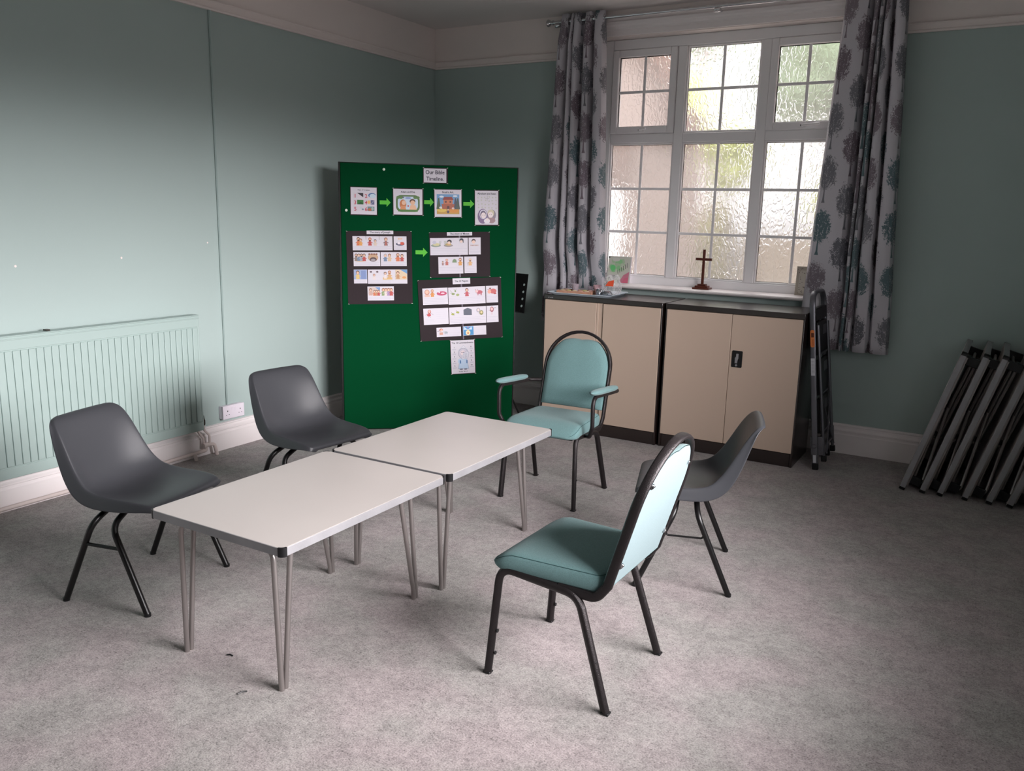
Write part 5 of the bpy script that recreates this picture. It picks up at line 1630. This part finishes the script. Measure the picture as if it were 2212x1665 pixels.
# greetings card with green and pink painting
gc = thing('painted_card', (1.722, 0.050, 1.0590), 'green and pink painted card leaning on the left end of the window sill', 'card', rotz=radians(3))
b = MB(); b.T = Matrix.Rotation(radians(-8), 4, 'X')
b.box(-0.095, 0.095, 0, 0.0015, 0.0, 0.205)
cd_ = b.build('card', m_paper, gc)
d = Draw(0); d.b.T = Matrix.Rotation(radians(-8), 4, 'X')
d.rect(-0.094, 0.088, 0.002, 0.204, (206, 208, 196)); 
rr_ = random.Random(2)
for k in range(26): d.ell(rr_.uniform(-0.07, 0.03), rr_.uniform(0.09, 0.18), rr_.uniform(0.012, 0.026), rr_.uniform(0.010, 0.022), ((178, 204, 170), (150, 206, 150), (196, 208, 186))[k % 3], 12)
d.ell(-0.052, 0.115, 0.020, 0.024, (110, 206, 128)); d.ell(-0.03, 0.18, 0.03, 0.015, (214, 214, 206))
d.poly([(0.005, 0.0025), (0.080, 0.0025), (0.086, 0.090), (0.040, 0.062)], (206, 128, 148)); d.poly([(0.03, 0.003), (0.080, 0.003), (0.083, 0.045), (0.05, 0.04)], (214, 110, 136))
for k in range(6): d.line(-0.005 + k * 0.014, 0.070 + k * 0.010, -0.012 + k * 0.015, 0.098 + k * 0.012, 0.003, (62, 58, 60))
d.ell(-0.086, 0.196, 0.006, 0.006, (44, 42, 46), 10)
d.build('painting', cd_)
# floral canvas
fc = thing('floral_canvas', (3.113, 0.052, 1.0590), 'small cream canvas with dark floral sprigs by the right curtain', 'canvas', rotz=radians(-2))
b = MB(); b.T = Matrix.Rotation(radians(-5), 4, 'X'); b.box(-0.055, 0.075, 0.0, 0.020, 0.0, 0.200)
cv = b.build('canvas', mat('cream_canvas', (206, 196, 182), 0.7), fc, bevel=0.001)
d = Draw(0); d.b.T = Matrix.Rotation(radians(-5), 4, 'X')
d.poly([(x + 0.015, z + 0.098) for x, z in rrect(-0.05, 0.05, -0.085, 0.075, 0.02)], (226, 218, 206)); rr_ = random.Random(11)
for k in range(46):
    x, z = rr_.uniform(-0.045, 0.07), rr_.uniform(0.008, 0.190)
    if (abs(x - 0.015) < 0.025 and 0.08 < z < 0.12): continue
    a = rr_.uniform(0, pi); L_ = rr_.uniform(0.004, 0.012)
    d.line(x, z, x + L_ * cos(a), z + L_ * sin(a), rr_.uniform(0.0015, 0.0045), ((60, 46, 34), (110, 94, 78), (84, 64, 48))[k % 3])
d.build('flower_print', cv)

# tray
tr = thing('serving_tray', (1.690, -0.415, 1.0), 'pale blue tray on the left cupboard holding sweets and cups', 'tray', rotz=radians(2))
b = MB()
def ringr(w_, h_, z, rr=0.04): return [(x, y, z) for x, y in rrect(-w_, w_, -h_, h_, rr, 6)]
levels = [ringr(0.215, 0.165, 0.0), ringr(0.225, 0.175, 0.004), ringr(0.240, 0.192, 0.018), ringr(0.250, 0.200, 0.020), ringr(0.250, 0.200, 0.017), ringr(0.2385, 0.190, 0.014), ringr(0.222, 0.172, 0.001)]
levels = [levels[6], levels[5], levels[4], levels[3], levels[2], levels[1], levels[0]]
nn = len(levels[0]); vs = [p for l in levels for p in l]
fs = [(i * nn + k, i * nn + (k + 1) % nn, (i + 1) * nn + (k + 1) % nn, (i + 1) * nn + k) for i in range(len(levels) - 1) for k in range(nn)] + [tuple((len(levels) - 1) * nn + k for k in range(nn))]
lv2 = ringr(0.222, 0.172, 0.0045); 
o_ = len(vs); vs += lv2; fs.append(tuple(o_ + k for k in range(nn)))
b.add(vs, fs); b.build('tray_dish', m_tray, tr, angle=60)
# wooden box / board with packets
Zt = 1.0052
bx = thing('sweet_box', (1.615, -0.440, Zt), 'shallow brown card box of sweets at the left of the tray', 'box', rotz=radians(4))
b = MB(); b.box(-0.135, 0.135, -0.075, 0.075, 0, 0.003); b.box(-0.135, 0.135, -0.075, -0.072, 0.003, 0.022); b.box(-0.135, 0.135, 0.072, 0.075, 0.003, 0.022); b.box(-0.135, -0.132, -0.075, 0.075, 0.003, 0.022); b.box(0.132, 0.135, -0.075, 0.075, 0.003, 0.022)
b.build('card_box', m_board, bx, bevel=0.0008)
rr_ = random.Random(5)
k = 0
for i in range(5):
    for j in range(2):
        x, y = 1.515 + i * 0.048, -0.478 + j * 0.066
        if i in (1, 2) and j == 1: continue
        b = MB(); b.T = Matrix.Rotation(rr_.uniform(-0.3, 0.3), 4, 'Z') @ Matrix.Rotation(rr_.uniform(-0.1, 0.1), 4, 'Y')
        b.lathe([(0.004, 0.0), (0.020, 0.003), (0.021, 0.012), (0.010, 0.017)], (0, 0, 0), 'z', 8)
        o = b.build('sweet_packet', [m_bisc, mat('pink_wrapper', (226, 180, 168), 0.4), mat('yellow_wrapper', (214, 200, 140), 0.4)][k % 3], loc=(x, y, Zt + 0.0065 + 0.003))
        tag(o, ['cream', 'pink', 'yellow'][k % 3] + ' wrapped sweet in the ' + ['front', 'back'][j] + ' row of the brown box, ' + ['at its left end', 'second from the left', 'third from the left', 'fourth from the left', 'at its right end'][i], 'sweet',
            ['cream wrapped sweets in the box', 'pink wrapped sweets in the box', 'yellow wrapped sweets in the box'][k % 3])
        k += 1


def cup(x, y, r0, r1, h, m, label, z=Zt):
    b = MB(); b.lathe([(r0 - 0.004, 0.0), (r0, 0.001), (r1, h), (r1 - 0.0018, h), (r0 - 0.002, 0.004), (0.002, 0.004)], (0, 0, 0), 'z', 22)
    o = b.build('tumbler', m, loc=(x, y, z)); tag(o, label, 'tumbler', 'plastic tumblers on the tray')


m_cut = mat('clear_ribbed_plastic', (226, 214, 224), 0.15, trans=0.55, bump=('voronoi', 90, 1.0))
cup(1.575, -0.395, 0.020, 0.029, 0.060, m_cut, 'clear ribbed tumbler standing among the sweets on the tray', Zt + 0.0045)
cup(1.655, -0.300, 0.016, 0.020, 0.046, m_cut, 'small clear tumbler behind the ribbed tumbler on the tray')
cup(1.722, -0.325, 0.024, 0.032, 0.060, m_pink, 'pale pink tumbler standing mid tray')
cup(1.770, -0.420, 0.016, 0.024, 0.046, m_pink, 'short pale pink tumbler beside the foil parcel')


def lump(name, x, y, rx, ry, rz, m, label, cat, seed, group=None, amp=0.12, zb=Zt):
    rnd = random.Random(seed)
    bm = bmesh.new(); bmesh.ops.create_icosphere(bm, subdivisions=4, radius=1)
    ph = [rnd.uniform(0, 6) for _ in range(6)]
    for v in bm.verts:
        c = v.co; k = 1 + amp * (sin(c.x * 5 + ph[0]) * cos(c.y * 6 + ph[1]) + 0.6 * sin(c.z * 9 + ph[2] + c.x * 7) + 0.4 * sin(c.y * 13 + ph[3]))
        v.co = Vector((c.x * k * rx, c.y * k * ry, max(c.z * k, -0.8) * rz))
    zmin = min(v.co.z for v in bm.verts)
    for v in bm.verts: v.co.z -= zmin
    me = bpy.data.meshes.new(name); bm.to_mesh(me); bm.free(); me.materials.append(m)
    for p_ in me.polygons: p_.use_smooth = True
    o = bpy.data.objects.new(name, me); COL.objects.link(o); o.location = (x, y, zb)
    return tag(o, label, cat, group)


lump('foil_parcel', 1.812, -0.485, 0.026, 0.026, 0.028, m_foil, 'round dark silver foil parcel on the tray', 'parcel', 3, 'foil parcels on the tray')
lump('foil_parcel', 1.880, -0.500, 0.040, 0.028, 0.021, m_foil, 'wide flat silver foil parcel at the front right of the tray', 'parcel', 6, 'foil parcels on the tray')
# clear plastic bag
bag = thing('plastic_bag', (1.878, -0.400, Zt), 'crumpled clear plastic bag with a red label at the right of the tray', 'bag')
bm = bmesh.new(); bmesh.ops.create_icosphere(bm, subdivisions=5, radius=1)
for v in bm.verts:
    c = v.co; a = atan2(c.y, c.x); t_ = (c.z + 1) / 2
    prof = 0.070 * (1 - 0.30 * t_) + (0.018 * max(0, t_ - 0.75) * 4)
    k = 1 + 0.10 * sin(a * 5 + t_ * 4) + 0.07 * sin(a * 11 - t_ * 9) + 0.04 * sin(a * 17 + t_ * 23)
    rr0 = sqrt(c.x ** 2 + c.y ** 2) ** 0.6
    v.co = Vector((cos(a) * prof * k * rr0, sin(a) * prof * 0.75 * k * rr0, t_ * (0.135 + 0.018 * sin(a * 2 + 0.8)) + 0.002))
zmin = min(v.co.z for v in bm.verts)
for v in bm.verts: v.co.z -= zmin
me = bpy.data.meshes.new('bag_film'); bm.to_mesh(me); bm.free(); me.materials.append(m_film)
for p_ in me.polygons: p_.use_smooth = True
o = bpy.data.objects.new('bag_film', me); COL.objects.link(o); o.parent = bag
b = MB(); b.T = Matrix.Translation((0.004, -0.060, 0.070)) @ Matrix.Rotation(radians(-12), 4, 'X')
b.add([(-0.036, 0, 0.0), (0.026, 0, 0.0), (0.026, 0.0, 0.046), (-0.016, 0.0, 0.034), (-0.036, -0.001, 0), (0.026, -0.001, 0.0), (0.026, -0.001, 0.046), (-0.016, -0.001, 0.034)], [(0, 1, 2, 3), (7, 6, 5, 4), (0, 4, 5, 1), (1, 5, 6, 2), (2, 6, 7, 3), (3, 7, 4, 0)])
b.build('red_label', mat('orange_red_label', (232, 92, 60), 0.4), bag)

# ================================================================== SMALL DEBRIS ON THE CARPET
for (x, y, a, L_, m, lb) in ((2.10, -4.14, 0.4, 0.012, m_blackpl, 'dark crumb on the carpet between the near table legs'), (2.32, -4.28, 1.2, 0.016, m_blackpl, 'dark thread on the carpet in front of the near table leg'), (1.33, -4.55, 0.2, 0.015, m_bisc, 'pale fluff on the carpet left of the near table')):
    b = MB(); b.T = Matrix.Rotation(a, 4, 'Z'); b.tube([(-L_, 0, 0.0025), (0, 0.003, 0.004), (L_, -0.002, 0.0025)], 0.0025, 6)
    o = b.build('carpet_crumb', m, loc=(x, y, 0)); tag(o, lb, 'crumb', 'crumbs on the carpet')

# ================================================================== PAINT CHIPS ON THE LEFT WALL
for (y, z, lb) in ((-3.01, 1.273, 'small pale paint chip on the left wall above the middle of the radiator'), (-2.41, 1.347, 'tiny pale paint chip on the left wall just left of the conduit'), (-3.605, 1.251, 'tiny pale paint chip on the left wall above the left part of the radiator')):
    b = MB(); b.lathe([(0.007 if y < -2.9 else 0.005, -0.0002), (0.006, 0.0012)], (0, 0, 0), 'x', 7)
    o = b.build('paint_chip', m_frieze, loc=(0.0006, y, z)); tag(o, lb, 'paint chip', 'paint chips on the wall')
